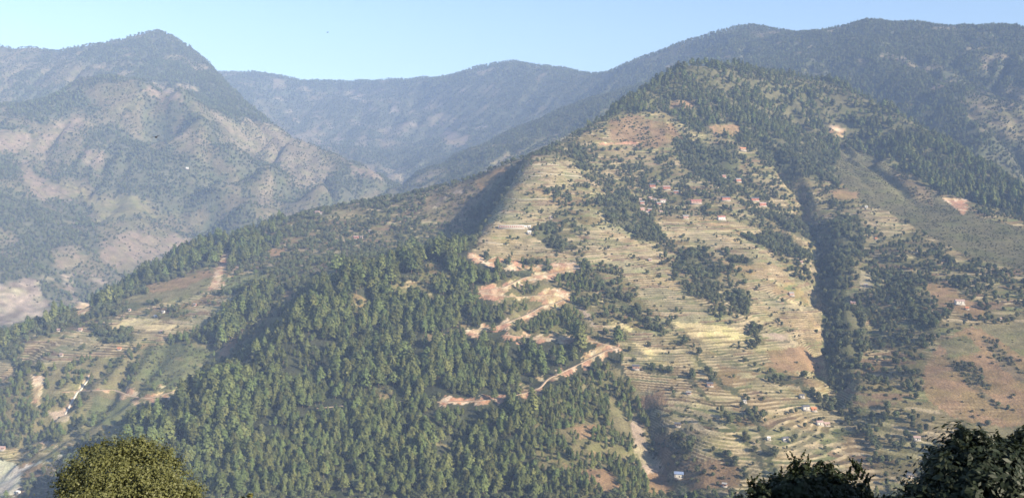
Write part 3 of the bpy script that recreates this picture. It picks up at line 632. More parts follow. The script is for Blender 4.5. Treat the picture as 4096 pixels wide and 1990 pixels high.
# which mountain a cell belongs to
cu, cv = proj(cm[:, 0], cm[:, 1], cm[:, 2])
near_hill = (uy < 900)
left_m = (uy >= 900) & (ux < -0.12*uy-60) & (uy < 5300) & ((ux < -300-.0*uy) ) & (uy > 1500)
right_m = (uy > 2560) & (ux > 0.10*uy)
terrain('near_hillside', Vm, Fm, (mc, mph, mtw), base & near_hill)
terrain('left_mountain', Vm, Fm, (mc, mph, mtw), base & ~near_hill & left_m)
terrain('right_mountain', Vm, Fm, (mc, mph, mtw), base & ~near_hill & right_m & ~left_m)
terrain('valley_hills', Vm, Fm, (mc, mph, mtw), base & ~near_hill & ~right_m & ~left_m)
QD = 36.0
qx = np.arange(-4500, 4900, QD); qy = np.arange(5270, 9300, QD); qX, qY = np.meshgrid(qx, qy); a_, b_ = qX.ravel(), qY.ravel()
qH = H0(a_, b_); qc, qph, qtw = ground_cols(a_, b_, qH); qH = qH - 3*(b_ < 5300)
terrain('far_mountain_range', np.stack([a_, b_, qH], 1), grid_faces(*qX.shape), (qc, qph, qtw*.5), slice(None))
print('terrain', round(time.time()-T0, 1))

# ------------------------------------------------------------------ road surfaces
mat('dirt', (.38, .285, .19), noise=(.4, .15)); mat('pale_concrete', (.55, .50, .42), noise=(.3, .1))
for k, p in RD.items():
    hw = 2.3 if k != 'canal' else 1.6
    q = p.copy()
    if k == 'canal': q[:, 2] = HZ(q[:, 0], q[:, 1]) + 1.0
    t = np.gradient(q[:, :2], axis=0); t /= np.linalg.norm(t, axis=1)[:, None]+1e-9; nrm = np.stack([-t[:, 1], t[:, 0]], 1)
    a = q.copy(); b = q.copy(); a[:, :2] += nrm*hw; b[:, :2] -= nrm*hw
    z = np.maximum(np.maximum(HZ(a[:, 0], a[:, 1]), HZ(b[:, 0], b[:, 1])), HZ(q[:, 0], q[:, 1])); z = np.minimum(z, q[:, 2]+1.2)
    a[:, 2] = z+.15; b[:, 2] = z+.15
    al = a.copy(); bl = b.copy(); al[:, 2] -= 1.6; bl[:, 2] -= 1.6
    n = len(q); vs = np.concatenate([a, b, al, bl]); i = np.arange(n-1)
    fs = np.concatenate([np.stack([i, i+1, i+1+n, i+n], 1), np.stack([i+2*n, i+1+2*n, i+1, i], 1), np.stack([i+n, i+1+n, i+1+3*n, i+3*n], 1)])
    o = link('dirt_road' if k != 'canal' else 'canal', mesh_np('dirt_road', vs, fs, MATS['dirt'] if k != 'canal' else MATS['pale_concrete'])); o['kind'] = 'structure'

# ------------------------------------------------------------------ trees
mat('pine_needles', (.108, .127, .043), rough=.8, spec=.1, rnd=.38, trans=.10)
mat('broad_leaves', (.096, .108, .050), rough=.8, spec=.1, rnd=.35, trans=.10)
mat('scrub_leaves', (.095, .095, .048), rough=.9, spec=.05, rnd=.35, trans=.12)
mat('bark', (.16, .115, .08), noise=(2., .3))
def quads(cen, nor, size, r, asp=1.0, bend=.25):
    """one bent leaf clump (two triangles) per centre, facing roughly along nor"""
    n = len(cen); nor = nor/(np.linalg.norm(nor, axis=1)[:, None]+1e-9)
    t = r.normal(size=(n, 3)); t -= nor*(t*nor).sum(1)[:, None]; t /= np.linalg.norm(t, axis=1)[:, None]+1e-9; b = np.cross(nor, t)
    s = size[:, None]; V = np.stack([cen+t*s*asp, cen+b*s+nor*s*bend, cen-t*s*asp, cen-b*s+nor*s*bend*.4], 1).reshape(-1, 3)
    F = np.arange(4*n).reshape(n, 4); return V, F
def tube(pts, rad, k=6):
    pts = np.array(pts, float); V = []; F = []
    for i, (p, r_) in enumerate(zip(pts, rad)):
        d = pts[min(i+1, len(pts)-1)]-pts[max(i-1, 0)]; d /= np.linalg.norm(d)+1e-9
        e = np.array([1, 0, 0]) if abs(d[0]) < .8 else np.array([0, 1, 0]); a = np.cross(d, e); a /= np.linalg.norm(a); b = np.cross(d, a)
        for j in range(k): V.append(p+r_*(a*math.cos(2*math.pi*j/k)+b*math.sin(2*math.pi*j/k)))
    for i in range(len(pts)-1):
        for j in range(k): F.append((i*k+j, i*k+(j+1) % k, (i+1)*k+(j+1) % k, (i+1)*k+j))
    return np.array(V), np.array(F)
def join(parts):
    V = []; F = []; o = 0
    for v, f in parts: V.append(v); F.append(f+o); o += len(v)
    return np.concatenate(V), np.concatenate(F)
def pine_crown(seed, w, t0, round_):
    r = np.random.default_rng(seed); parts = []
    nb = 62; t = t0 + (1-t0)*np.sort(r.random(nb)**.85)
    prof = np.where(t > t0, w*((1-(t-t0)/(1-t0))**round_)*(.45+.55*sstep(t0-.05, t0+.14, t)), 0)+.018
    ang = np.arange(nb)*2.4 + r.normal(size=nb)*.5
    rad = prof*(.55+.6*r.random(nb))
    cen = np.stack([rad*np.cos(ang), rad*np.sin(ang), t+.02*r.normal(size=nb)], 1)*np.array([1, 1, .985])
    for c, pr, a in zip(cen, prof, ang):
        m = 7; sp = .02+.30*pr
        q = c + r.normal(size=(m, 3))*np.array([sp, sp, sp*.55])
        n = q-np.array([0, 0, c[2]-.10-.5*pr]); n = n/(np.linalg.norm(n, axis=1)[:, None]+1e-9) + r.normal(size=(m, 3))*.16
        parts.append(quads(q, n, (.028+.024*r.random(m))*(.8+1.3*pr/w*.5), r))
    z = np.linspace(.5*t0+.5, .985, 26); q = np.stack([r.normal(size=26)*.012, r.normal(size=26)*.012, z], 1); n = r.normal(size=(26, 3))
    parts.append(quads(q, n, np.full(26, .03), r))
    return join(parts)
def trunk(seed, top, rad):
    r = np.random.default_rng(seed); n = 5; z = np.linspace(-.06, top, n); p = np.stack([np.cumsum(r.normal(size=n)*.006), np.cumsum(r.normal(size=n)*.006), z], 1)
    return tube(p, np.linspace(rad, rad*.25, n))
def broad_crown(seed, w, t0):
    r = np.random.default_rng(seed); parts = []; nl = 11
    for i in range(nl):
        a = 2.4*i + r.normal()*.4; zz = t0 + (1-t0)*(.12+.72*(i/(nl-1))); k = math.sin(math.pi*min(1, max(.18, 1.05-(zz-t0)/(1-t0)*.85)))
        rr = w*.62*k*(.5+.5*r.random()) if i < nl-1 else 0
        c = np.array([rr*math.cos(a), rr*math.sin(a), zz]); R_ = w*(.40+.22*r.random())
        m = 40; d = r.normal(size=(m, 3)); d[:, 2] = np.abs(d[:, 2])*1.0-.35; d /= np.linalg.norm(d, axis=1)[:, None]
        q = c + d*R_*np.array([1, 1, .8])*(.75+.35*r.random(m))[:, None]; q[:, 2] = np.minimum(q[:, 2], 1.02)
        parts.append(quads(q, d+r.normal(size=(m, 3))*.35, (.045+.04*r.random(m)), r))
    return join(parts)
def shrub_mesh(seed):
    r = np.random.default_rng(seed); m = 90; d = r.normal(size=(m, 3)); d[:, 2] = np.abs(d[:, 2]); d /= np.linalg.norm(d, axis=1)[:, None]
    lob = r.normal(size=(5, 2))*.28; q = d*np.array([.48, .48, .85])*(.6+.45*r.random(m))[:, None]; q[:, :2] += lob[r.integers(0, 5, m)]; q[:, 2] -= .05
    return quads(q, d+r.normal(size=(m, 3))*.4, .11+.09*r.random(m), r)
SPEC = {'pine': [], 'broad': [], 'shrub': []}       # (crown mesh, trunk mesh)
for i, (w_, t0, rd) in enumerate(((.19, .20, .95), (.21, .26, .80), (.17, .14, 1.1), (.23, .38, .62), (.20, .26, .85), (.18, .10, 1.05))):
    SPEC['pine'].append((mesh_np('pine_crown', *pine_crown(100+i, w_, t0, rd), MATS['pine_needles']), mesh_np('pine_trunk', *trunk(i, .86, .017), MATS['bark'])))
for i, (w_, t0) in enumerate(((.40, .22), (.46, .18), (.36, .26), (.52, .20), (.42, .16))):
    SPEC['broad'].append((mesh_np('broad_crown', *broad_crown(200+i, w_, t0), MATS['broad_leaves']), mesh_np('broad_trunk', *trunk(20+i, .6, .028), MATS['bark'])))
for i in range(4): SPEC['shrub'].append((mesh_np('shrub', *shrub_mesh(300+i), MATS['scrub_leaves']), None))
NAMES = {'pine': 'pine_tree', 'broad': 'broadleaf_tree', 'shrub': 'shrub'}

# ------------------------------------------------------------------ houses: photograph pixel of the foot, width in photograph pixels
HOUSES = [
 # village in the middle of the hill
 (2971,603,26,'tan','orange','orange roofed house alone highest up among the trees of the main hill'),
 (2895,709,16,'red','pink','small red house in the trees left of the brick red one'),
 (2952,726,24,'red','grey','brick red house at the foot of the narrow terraces above the village'),
 (2632,727,11,'red','grey','tiny red hut behind the topmost house of the village'),
 (2609,749,26,'red','slate','bright red house with slate roof topmost in the village cluster'),
 (2666,757,32,'red','pink','long low pink house right of the topmost red house'),
 (2704,773,20,'red','grey','orange red house at the upper right edge of the village'),
 (2601,795,15,'pink','pink','narrow pink house in the crowded row below the terrace field'),
 (2620,801,13,'pink','grey','small pink house squeezed between others in the crowded row'),
 (2652,810,24,'white','pink','pale house with three openings at the right end of the crowded row'),
 (2558,803,17,'tan','pink','tan walled house at the left end of the crowded row'),
 (2568,815,19,'red','grey','red house one step below the left end of the crowded row'),
 (2634,818,18,'red','grey','low red house just below the pale house of the crowded row'),
 (2568,841,19,'pink','pink','pink house leftmost of the three below the village'),
 (2598,843,17,'red','grey','red house in the middle of the three below the village'),
 (2590,854,19,'white','pink','white walled house lowest of the three below the village'),
 (2643,849,13,'tan','pink','small square tan house alone at the edge of the green field'),
 (2784,813,48,'pink','red','long pink row house with several windows right of the village'),
 (2902,800,40,'red','slate','long red house with slate roof on the bench right of the village'),
 (3018,803,38,'red','slate','long reddish house beneath the pale terrace right of the village'),
 (3049,823,34,'red','pink','red house at the head of the steep slope by the great gully'),
 (2742,873,24,'pink','grey','lone pink house in the wide field under the village'),
 (2885,878,36,'white','red','white and orange house above the hedge under the village'),
 # terraces at the foot
 (2543,1474,30,'pink','slate','pink house with slate roof left of the dark tree clump'),
 (2839,1542,26,'pink','slate','lone pink house in the middle of the terraced fields'),
 (2755,1574,20,'pink','grey','small house beside the hedge line below the tree clump'),
 (2711,1703,26,'tan','slate','tan house with dark doorway beside the round tree'),
 (2715,1906,40,'white','blue','cream house with blue roof by the stream cliff'),
 (2898,1942,20,'red','grey','small red house near the foot of the terraces'),
 (2599,1042,14,'red','grey','small red hut at the upper edge of the wooded strip'),
 (2978,1610,12,'white','grey','tiny pale hut at the hedge bend in the terraces'),
 (3074,1758,13,'white','white','white hut on the left of the lower hedge'),
 (3222,1636,30,'white','slate','dark roofed house with white wall at the right end of the terraces'),
 (3254,1640,22,'orange','orange','bright orange house touching the dark roofed house'),
 (3278,1697,28,'white','pink','pale house with pink roof left of the pair above the steep corner'),
 (3306,1700,24,'tan','pink','tan house right of the pair above the steep corner'),
 (3140,1760,26,'white','slate','cream house with dark side wall alone in the low terraces'),
 (3207,1587,20,'white','slate','white house in front of the trees by the great gully'),
 (3203,1051,14,'red','pink','small reddish house among trees near the gully head'),
 (3164,1180,22,'pink','grey','pinkish house by the yellow field near the gully'),
 # right of the great gully
 (3465,831,11,'white','white','bright white hut on the nose of the right hand spur'),
 (3503,957,10,'orange','orange','tiny orange hut below the white hut on the spur'),
 (3411,1215,20,'pink','pink','pink house among the trees right of the great gully'),
 (3463,1143,15,'pink','grey','pink house at the bare patch right of the great gully'),
 (3730,1211,17,'red','slate','red house with dark roof on the right hand slope'),
 (3838,1216,38,'white','pink','long pale house with a row of openings on the right hand slope'),
 (3867,1236,14,'orange','orange','small square orange house below the long pale house'),
 (3998,1279,15,'tan','pink','tan house at the right edge of the farms above the brown slope'),
 (3667,1758,28,'white','pink','white house in the hedges low on the right'),
 (3639,1906,24,'tan','slate','tan house half hidden by bushes low on the right'),
 # terraced front spur
 (2103,910,11,'white','white','left of two small white blocks beside the long row building'),
 (2118,910,11,'white','white','right of two small white blocks beside the long row building'),
 (2117,933,16,'white','white','white house on the bare ground under the long row building'),
 (2203,873,11,'red','grey','small reddish hut at the edge of the trees right of the row building'),
 # left
 (1270,855,20,'tan','pink','tan farmhouse on the crest of the wooded side spur'),
 (1288,857,16,'white','pink','pale annex beside the farmhouse on the side spur crest'),
 (1424,954,20,'red','pink','red house in the clearing of the side spur woods'),
 (1446,951,12,'pink','grey','pink hut beside the red house in the side spur woods'),
 (1480,926,11,'red','grey','tiny red hut above the pair in the side spur woods'),
 (235,1322,13,'pink','pink','pink house at the left edge of the striped terraces'),
 (322,1320,16,'pink','pink','pink house above the striped terraces of the side valley'),
 (780,1221,13,'red','grey','red house at the upper right of the side valley'),
 (519,1242,10,'pink','grey','small pink hut in the woods above the yellow field'),
 (647,1329,11,'tan','pink','tan house below the yellow field of the side valley'),
 (478,1398,15,'orange','orange','orange house beside the trees below the side valley fields'),
 (246,1422,14,'tan','pink','tan house at the lower edge of the striped terraces'),
 (42,1422,11,'red','grey','reddish house near the left edge below the woods'),
 (624,1268,14,'white','white','white house among the small hedges of the side valley'),
 (654,1250,11,'white','grey','pale hut above the white house of the side valley'),
 (10,1796,22,'pink','pink','pink house at the left edge above the river fields'),
 (74,1972,14,'white','white','white hut by the gravel river bed'),
 (749,675,11,'white','white','lone white house on the slope of the left mountain'),
 (1530,551,9,'white','white','tiny white building in the far valley'),
]
WALLC = {'red': (.38, .165, .11), 'pink': (.42, .26, .20), 'white': (.62, .58, .51), 'tan': (.40, .30, .21), 'orange': (.48, .23, .12)}
ROOFC = {'orange': (.50, .20, .10), 'grey': (.28, .27, .26), 'slate': (.10, .10, .11), 'pink': (.36, .25, .22), 'red': (.34, .13, .11), 'blue': (.17, .22, .34), 'white': (.60, .60, .60)}
for k, c in WALLC.items(): mat('plaster_'+k, c, noise=(.8, .14))
for k, c in ROOFC.items(): mat('roof_'+k, c, rough=.6, spec=.3, noise=(.6, .12))
mat('dark_opening', (.03, .025, .02)); mat('timber', (.14, .08, .05)); mat('stone_plinth', (.30, .27, .23), noise=(1.5, .3))
def box(x0, x1, y0, y1, z0, z1):
    V = np.array([(x0,y0,z0),(x1,y0,z0),(x1,y1,z0),(x0,y1,z0),(x0,y0,z1),(x1,y0,z1),(x1,y1,z1),(x0,y1,z1)], float)
    return V, np.array([(0,3,2,1),(4,5,6,7),(0,1,5,4),(1,2,6,5),(2,3,7,6),(3,0,4,7)])
BUILT = []
def house(p, w_, wall, roof, label, rz, cat='house', group=None, name='house'):
    h = np.clip(w_*.42, 2.6, 5.6); dp = np.clip(w_*.6, 3.2, 6.5); hw = w_/2
    root = bpy.data.objects.new(name, None); col.objects.link(root); root.location = p; root.rotation_euler = (0, 0, rz); tag(root, label, cat, group)
    link('plinth', mesh_np('plinth', *box(-hw-.7, hw+.7, -dp/2-1.3, dp/2+.6, -3.2, .18), MATS['stone_plinth']), root)
    V, F = box(-hw, hw, -dp/2, dp/2, .18, h); rh = dp*.30
    V = np.concatenate([V, [(-hw, 0, h+rh), (hw, 0, h+rh)]]); 
    me = bpy.data.meshes.new('wall'); fs = [tuple(f) for f in F if not (f == np.array((4,5,6,7))).all()] + [(7, 4, 8), (5, 6, 9)]
    me.from_pydata([tuple(v) for v in V], [], fs); me.materials.append(MATS['plaster_'+wall]); link('wall', me, root)
    e = .55; t = .16
    rv = []; rf = []
    for s in (-1, 1):
        y1 = s*(dp/2+e); z1 = h-rh*e/(dp/2)
        a = [(-hw-e, y1, z1+.03), (hw+e, y1, z1+.03), (hw+e, 0, h+rh+.05), (-hw-e, 0, h+rh+.05)]; o = len(rv)
        rv += a + [(x, y, z+t) for x, y, z in a]; rf += [tuple(o+i for i in f) for f in ((0,1,2,3),(4,7,6,5),(0,4,5,1),(1,5,6,2),(2,6,7,3),(3,7,4,0))]
    me = bpy.data.meshes.new('roof'); me.from_pydata(rv, [], rf); me.materials.append(MATS['roof_'+roof]); link('roof', me, root)
    link('door', mesh_np('door', *box(-.55+hw*.12, .55+hw*.12, -dp/2-.07, -dp/2+.05, .2, min(2.15, h*.72)), MATS['dark_opening']), root)
    nw = int(np.clip(w_/3.2, 2, 8)); xs = [x for x in np.linspace(-hw+1.0, hw-1.0, nw) if abs(x-hw*.12) > 1.1]
    rows = [h*.30] if h < 4.2 else [h*.22, h*.62]
    for zz in rows:
        for x in xs:
            wd = link('window', mesh_np('window', *box(x-.45, x+.45, -dp/2-.09, -dp/2+.04, zz, zz+h*.2), MATS['dark_opening']), root)
            link('sill', mesh_np('sill', *box(x-.55, x+.55, -dp/2-.18, -dp/2-.0, zz-.12, zz-.004), MATS['timber']), wd)
    BUILT.append((p[0], p[1], max(w_, 6)*.75)); return root
def slope_dir(x, y):
    e = 12.0; a = HZ([x+e, x-e, x, x], [y, y, y+e, y-e]); return math.atan2(-(a[0]-a[1]), (a[2]-a[3]))
for (u, v, wp, wl, rf, lab) in HOUSES:
    g = ground_at(u, v)
    if g is None: print('no ground', u, v); continue
    d = g[1]; p = (g[0], g[1], HZ(g[0], g[1])[0]+.6); rz = np.clip(slope_dir(g[0], g[1]), -.35, .35)*.7 + random.uniform(-.12, .12)
    house(p, wp*d/FPX*.9, wl, rf, lab, rz, group='farm houses on the hills')
# the long row building on the front spur
g1 = ground_at(1994, 912); g2 = ground_at(2096, 912); c_ = (g1+g2)/2
Lr = np.linalg.norm((g2-g1)[:2]); root = bpy.data.objects.new('row_building', None); col.objects.link(root)
zr = max(HZ(np.linspace(g1[0], g2[0], 9), np.linspace(g1[1], g2[1], 9))); root.location = (c_[0], c_[1], zr+.3); root.rotation_euler = (0, 0, math.atan2(g2[1]-g1[1], g2[0]-g1[0]))
tag(root, 'long low white row building with red doors on the terraced spur', 'building')
link('plinth', mesh_np('plinth', *box(-Lr/2-1, Lr/2+1, -4.5, 4, -5, .2), MATS['stone_plinth']), root)
link('wall', mesh_np('wall', *box(-Lr/2, Lr/2, -2.8, 3, .2, 3.6), MATS['plaster_white']), root)
link('roof', mesh_np('roof', *box(-Lr/2-.6, Lr/2+.6, -3.6, 3.6, 3.62, 3.9), MATS['roof_white']), root)
for i in range(12):
    x = -Lr/2 + Lr*(i+.5)/12
    link('door', mesh_np('door', *box(x-1.1, x+1.1, -2.92, -2.72, .3, 2.7), MATS['plaster_red']), root)
    link('column', mesh_np('column', *box(x-Lr/24-.25, x-Lr/24+.25, -3.5, -3.1, .2, 3.6), MATS['plaster_white']), root)
BUILT.append((c_[0], c_[1], 22)); BUILT.append((g1[0]+8, g1[1], 14)); BUILT.append((g2[0]-8, g2[1], 14))
# pale dry stone walls along some terraces of the front spur
mat('pale_stone', (.34, .30, .235), noise=(1.2, .25))
for k, (nodes, lab) in enumerate((([(2122,662),(2180,656),(2235,661)], 'pale stone wall highest up on the terraced spur'), ([(2100,706),(2172,703)], 'short pale stone wall just left of the longer one'),
        ([(2150,690),(2240,700),(2335,707)], 'longest pale stone wall crossing the upper terraces'), ([(2040,795),(2085,799),(2185,795)], 'pale stone wall above the row building'),
        ([(1885,958),(1960,972),(2035,978)], 'pale stone wall below the row building'))):
    pts = []
    for a, b in zip(nodes[:-1], nodes[1:]):
        for j in range(9): pts.append((a[0]+(b[0]-a[0])*j/9, a[1]+(b[1]-a[1])*j/9))
    g = [ground_at(u, v, 900, 2400) for u, v in pts+[nodes[-1]]]; g = np.array([q for q in g if q is not None]); z = HZ(g[:, 0], g[:, 1]); n = len(g)
    z = np.convolve(np.pad(z, 2, mode='edge'), np.ones(5)/5, 'valid'); t_ = np.gradient(g[:, :2], axis=0); t_ /= np.linalg.norm(t_, axis=1)[:, None]+1e-9; nr = np.stack([-t_[:, 1], t_[:, 0]], 1)*.35
    V = np.concatenate([np.c_[g[:, :2]+nr, z-2], np.c_[g[:, :2]+nr, z+1.1], np.c_[g[:, :2]-nr, z+1.1], np.c_[g[:, :2]-nr, z-2]]); i_ = np.arange(n-1)
    F = np.concatenate([np.stack([i_+a*n, i_+1+a*n, i_+1+b*n, i_+b*n], 1) for a, b in ((0, 1), (1, 2), (2, 3))])
    tag(link('stone_wall', mesh_np('stone_wall', V, F, MATS['pale_stone'])), lab, 'wall', 'stone walls on the terraces')
print('houses', round(time.time()-T0, 1))

# ------------------------------------------------------------------ scatter the trees
def scatter(x0, x1, y0, y1, sp, scale_, seed, minvis):
    r = np.random.default_rng(seed)
    X, Y = np.meshgrid(np.arange(x0, x1, sp), np.arange(y0, y1, sp)); X = X.ravel(); Y = Y.ravel()
    X = X + r.uniform(-.5, .5, len(X))*sp; Y = Y + r.uniform(-.5, .5, len(Y))*sp
    m = (np.abs(X) < Y*.60+40); X, Y = X[m], Y[m]
    Z = HZ(X, Y); m = visible(X, Y, Z+12, minvis); X, Y, Z = X[m], Y[m], Z[m]
    c = cover(X, Y, Z)
    clump = .35 + 1.3*sstep(.25, .75, vnoise(X/28, Y/28, 81)); dense = .30+1.35*sstep(.18, .62, vnoise(X/26, Y/26, 83)*.7+.3*vnoise(X/70, Y/70, 84))
    roll = r.random(len(X)); out = {k: [] for k in SPEC}
    for k in KEYS:
        i = np.nonzero(c == ID[k])[0]
        if len(i) == 0: continue
        acc = np.zeros(len(i))
        for kind, pr, h0, h1 in CL[k][3]:
            f = dense[i] if k in 'PQFpNh' else clump[i]
            lo = acc; hi = acc + pr*f*scale_; pick = (roll[i] >= lo) & (roll[i] < hi); acc = hi
            j = i[pick]; q = r.random(len(j)); hh = h0+(h1-h0)*q**.9
            if kind == 'pine' and k in 'PQh': hh *= .62+.5*sstep(.3, .7, vnoise(X[j]/60, Y[j]/60, 85))+.15*q
            out[kind].append(np.stack([X[j], Y[j], Z[j], hh], 1))
    return {k: (np.concatenate(v) if v else np.zeros((0, 4))) for k, v in out.items()}
near_t = scatter(-960, 1440, 860, 2560, 6.2, 1.0, 5, 16)
midl_t = scatter(-3300, 3300, 1500, 5300, 10.5, 1.0, 6, 10)
far_t = scatter(-4200, 4200, 5300, 8000, 17.0, 1.0, 8, 10)
TREES = {}
for k in SPEC:
    m = midl_t[k]; inn = (m[:, 0] > -960) & (m[:, 0] < 1440) & (m[:, 1] < 2560); m = m[~inn]; m[:, 3] *= 1.1
    f = far_t[k].copy(); f[:, 3] *= 1.35
    if k == 'shrub': f = f[:0]
    TREES[k] = np.concatenate([near_t[k], m, f])
RW_ = np.concatenate([p[:, :2] for p in RD.values()])
for k, t in TREES.items():
    ok = np.ones(len(t), bool)
    for (x, y, r_) in BUILT:
        du = t[:, 0]-x; dv = t[:, 1]-y
        ok &= ~((np.hypot(du, dv) < r_) | ((np.abs(du) < r_*.8) & (dv < 0) & (dv > -r_-14)))
    idx = np.nonzero(t[:, 1] < 2200)[0]
    for i in range(0, len(idx), 4000):
        ii = idx[i:i+4000]; dd = np.hypot(t[ii, 0][:, None]-RW_[None, :, 0], t[ii, 1][:, None]-RW_[None, :, 1]).min(1); ok[ii[dd < 4.5]] = False
    u, v = proj(t[:, 0], t[:, 1], t[:, 2]); hp = t[:, 3]/t[:, 1]*FPX; cut = np.zeros(len(t), bool)
    for f_ in (.12, .25, .38, .5, .62, .75, .88, 1.0):
        q = LC[np.clip(((v-hp*f_)/4).astype(int), 0, RH-1), np.clip((u/4).astype(int), 0, RW-1)]; cut |= np.isin(q, [ID['C'], ID['O'], ID['X']])
    ok &= ~(cut & (np.random.default_rng(9).random(len(t)) < .90) & (t[:, 1] < 2400))
    TREES[k] = t[ok]
print('scatter', {k: len(v) for k, v in TREES.items()}, round(time.time()-T0, 1))

def region(u, v, d):
    if d > 2560: return 'far off on the mountain slopes'
    if u < 1150 and v < 1430 - (u-950)*.85 or u < 430: return 'in the side valley behind the forest spur'
    if u > 3290+max(0, (v-1500))*.4: return 'on the slope right of the great gully'
    if v > 1860 and u < 2600: return 'by the bottom edge of the forest'
    if v > 1610 and u < 2600: return 'below the lowest road cut'
    if u < 1900 and v < 1100 and v > 600: return 'on the wooded side spur'
    if u < 2500 and v > 1400: return 'just above the lowest road cut'
    if u < 2500 and v > 1210: return 'between the middle road legs'
    if u < 2500 and v > 1050: return 'between the upper road legs'
    if v < 640: return 'high on the main hill top'
    if v < 900: return 'round the hillside village'
    if u > 2350: return 'along the terraced fields of the main hill'
    return 'on the terraced front spur'
WORD = {'pine': ('pine', 'olive green pine'), 'broad': ('tree', 'leafy tree'), 'shrub': ('bush', 'olive bush')}
COLW = ['far left', 'left', 'left of centre', 'centre', 'right of centre', 'right', 'far right']
ADJ = {'pine': ['slender', 'broad', 'pointed', 'bare stemmed', 'open', 'low skirted'], 'broad': ['rounded', 'wide', 'upright', 'spreading', 'bushy'], 'shrub': ['dense', 'loose', 'lopsided', 'spread out']}
def instancer(name, kind, T_, label):
    r = np.random.default_rng(77)
    co = bpy.data.collections.new(name+'_kinds')
    for cr, tr in SPEC[kind]:
        parts = [cr] + ([tr] if tr else [])
        if tr:
            import bmesh
            bm = bmesh.new(); bm.from_mesh(cr); n0 = len(bm.faces); bm.from_mesh(tr); bm.faces.ensure_lookup_table()
            for f in bm.faces[n0:]: f.material_index = 1
            me = bpy.data.meshes.new(cr.name+'_whole'); bm.to_mesh(me); bm.free(); me.materials.append(cr.materials[0]); me.materials.append(tr.materials[0])
        else: me = cr
        co.objects.link(bpy.data.objects.new(NAMES[kind]+'_kind', me))
    me = bpy.data.meshes.new(name); me.vertices.add(len(T_)); me.vertices.foreach_set('co', T_[:, :3].astype(np.float32).ravel())
    n = len(T_); wd = r.uniform(.85, 1.25, n)
    a = me.attributes.new('size', 'FLOAT_VECTOR', 'POINT'); a.data.foreach_set('vector', np.stack([T_[:, 3]*wd, T_[:, 3]*wd, T_[:, 3]], 1).astype(np.float32).ravel())
    a = me.attributes.new('turn', 'FLOAT_VECTOR', 'POINT'); a.data.foreach_set('vector', np.stack([r.normal(size=n)*.04, r.normal(size=n)*.04, r.uniform(0, 6.28, n)], 1).astype(np.float32).ravel())
    a = me.attributes.new('pick', 'INT', 'POINT'); a.data.foreach_set('value', r.integers(0, len(SPEC[kind]), n).astype(np.int32))
    o = link(name, me); o['kind'] = 'stuff'; o['label'] = label
    ng = bpy.data.node_groups.new(name, 'GeometryNodeTree'); ng.interface.new_socket('Geometry', in_out='INPUT', socket_type='NodeSocketGeometry'); ng.interface.new_socket('Geometry', in_out='OUTPUT', socket_type='NodeSocketGeometry')
    gi = ng.nodes.new('NodeGroupInput'); go = ng.nodes.new('NodeGroupOutput'); ip = ng.nodes.new('GeometryNodeInstanceOnPoints'); ci = ng.nodes.new('GeometryNodeCollectionInfo')
    ci.inputs['Collection'].default_value = co; ci.inputs['Separate Children'].default_value = True; ci.inputs['Reset Children'].default_value = True
    ip.inputs['Pick Instance'].default_value = True
    def att(nm, ty):
        q = ng.nodes.new('GeometryNodeInputNamedAttribute'); q.data_type = ty; q.inputs['Name'].default_value = nm; return q.outputs['Attribute']
    er = ng.nodes.new('FunctionNodeEulerToRotation'); ng.links.new(att('turn', 'FLOAT_VECTOR'), er.inputs[0])
    mp = ng.nodes.new('GeometryNodeMeshToPoints'); ng.links.new(gi.outputs[0], mp.inputs[0])
    ng.links.new(mp.outputs[0], ip.inputs['Points']); ng.links.new(ci.outputs[0], ip.inputs['Instance']); ng.links.new(att('pick', 'INT'), ip.inputs['Instance Index']); ng.links.new(er.outputs[0], ip.inputs['Rotation']); ng.links.new(att('size', 'FLOAT_VECTOR'), ip.inputs['Scale'])
    ng.links.new(ip.outputs[0], go.inputs[0])
    md = o.modifiers.new('scatter', 'NODES'); md.node_group = ng
    return o
for kind, t in TREES.items():
    u, v = proj(t[:, 0], t[:, 1], t[:, 2]); inv = visible(t[:, 0], t[:, 1], t[:, 2]+t[:, 3]*.6, 0) & (u > 5) & (u < 4090) & (v < 1985)
    # trees hidden behind the bushes in front of the camera do not count
    hid = ((u > 2990) & (u < 3480) & (v > 1850)) | ((u > 3600) & (v > 1800)) | ((u > 240) & (u < 760) & (v > 1800)); inv &= ~hid
    size = np.where(inv, t[:, 3]/t[:, 1], 0); order = np.argsort(-size); top = order[:300]; rest = order[300:]
    rr = np.random.default_rng(5)
    for i in top:
        x, y, z, h = t[i]; s = rr.uniform(.9, 1.2); k = int(rr.integers(0, len(SPEC[kind]))); cr, tr = SPEC[kind][k]
        reg = region(u[i], v[i], y); lab = ADJ[kind][k % len(ADJ[kind])] + (' tall' if h > {'pine': 20, 'broad': 9, 'shrub': 3}[kind] else ' short') + ' ' + WORD[kind][1] + ' ' + reg + ', ' + COLW[int(np.clip(u[i]//586, 0, 6))]; rz = rr.uniform(0, 6.28)
        if tr:
            root = bpy.data.objects.new(NAMES[kind], None); col.objects.link(root); root.location = (x, y, z); root.rotation_euler = (0, 0, rz); root.scale = (h*s, h*s, h)
            link('crown', cr, root); link('trunk', tr, root)
        else: root = link(NAMES[kind], cr, None, (x, y, z), rz, (h*s, h*s, h))
        tag(root, lab, WORD[kind][0], {'pine': 'pines ', 'broad': 'round trees ', 'shrub': 'bushes '}[kind] + reg)
    instancer({'pine': 'pine_forest', 'broad': 'broadleaf_woods', 'shrub': 'scrub'}[kind], kind, t[rest], {'pine': 'pine forest covering the hills', 'broad': 'dark leafy woods on the hills', 'shrub': 'low scrub on the dry slopes'}[kind])
print('trees', round(time.time()-T0, 1))

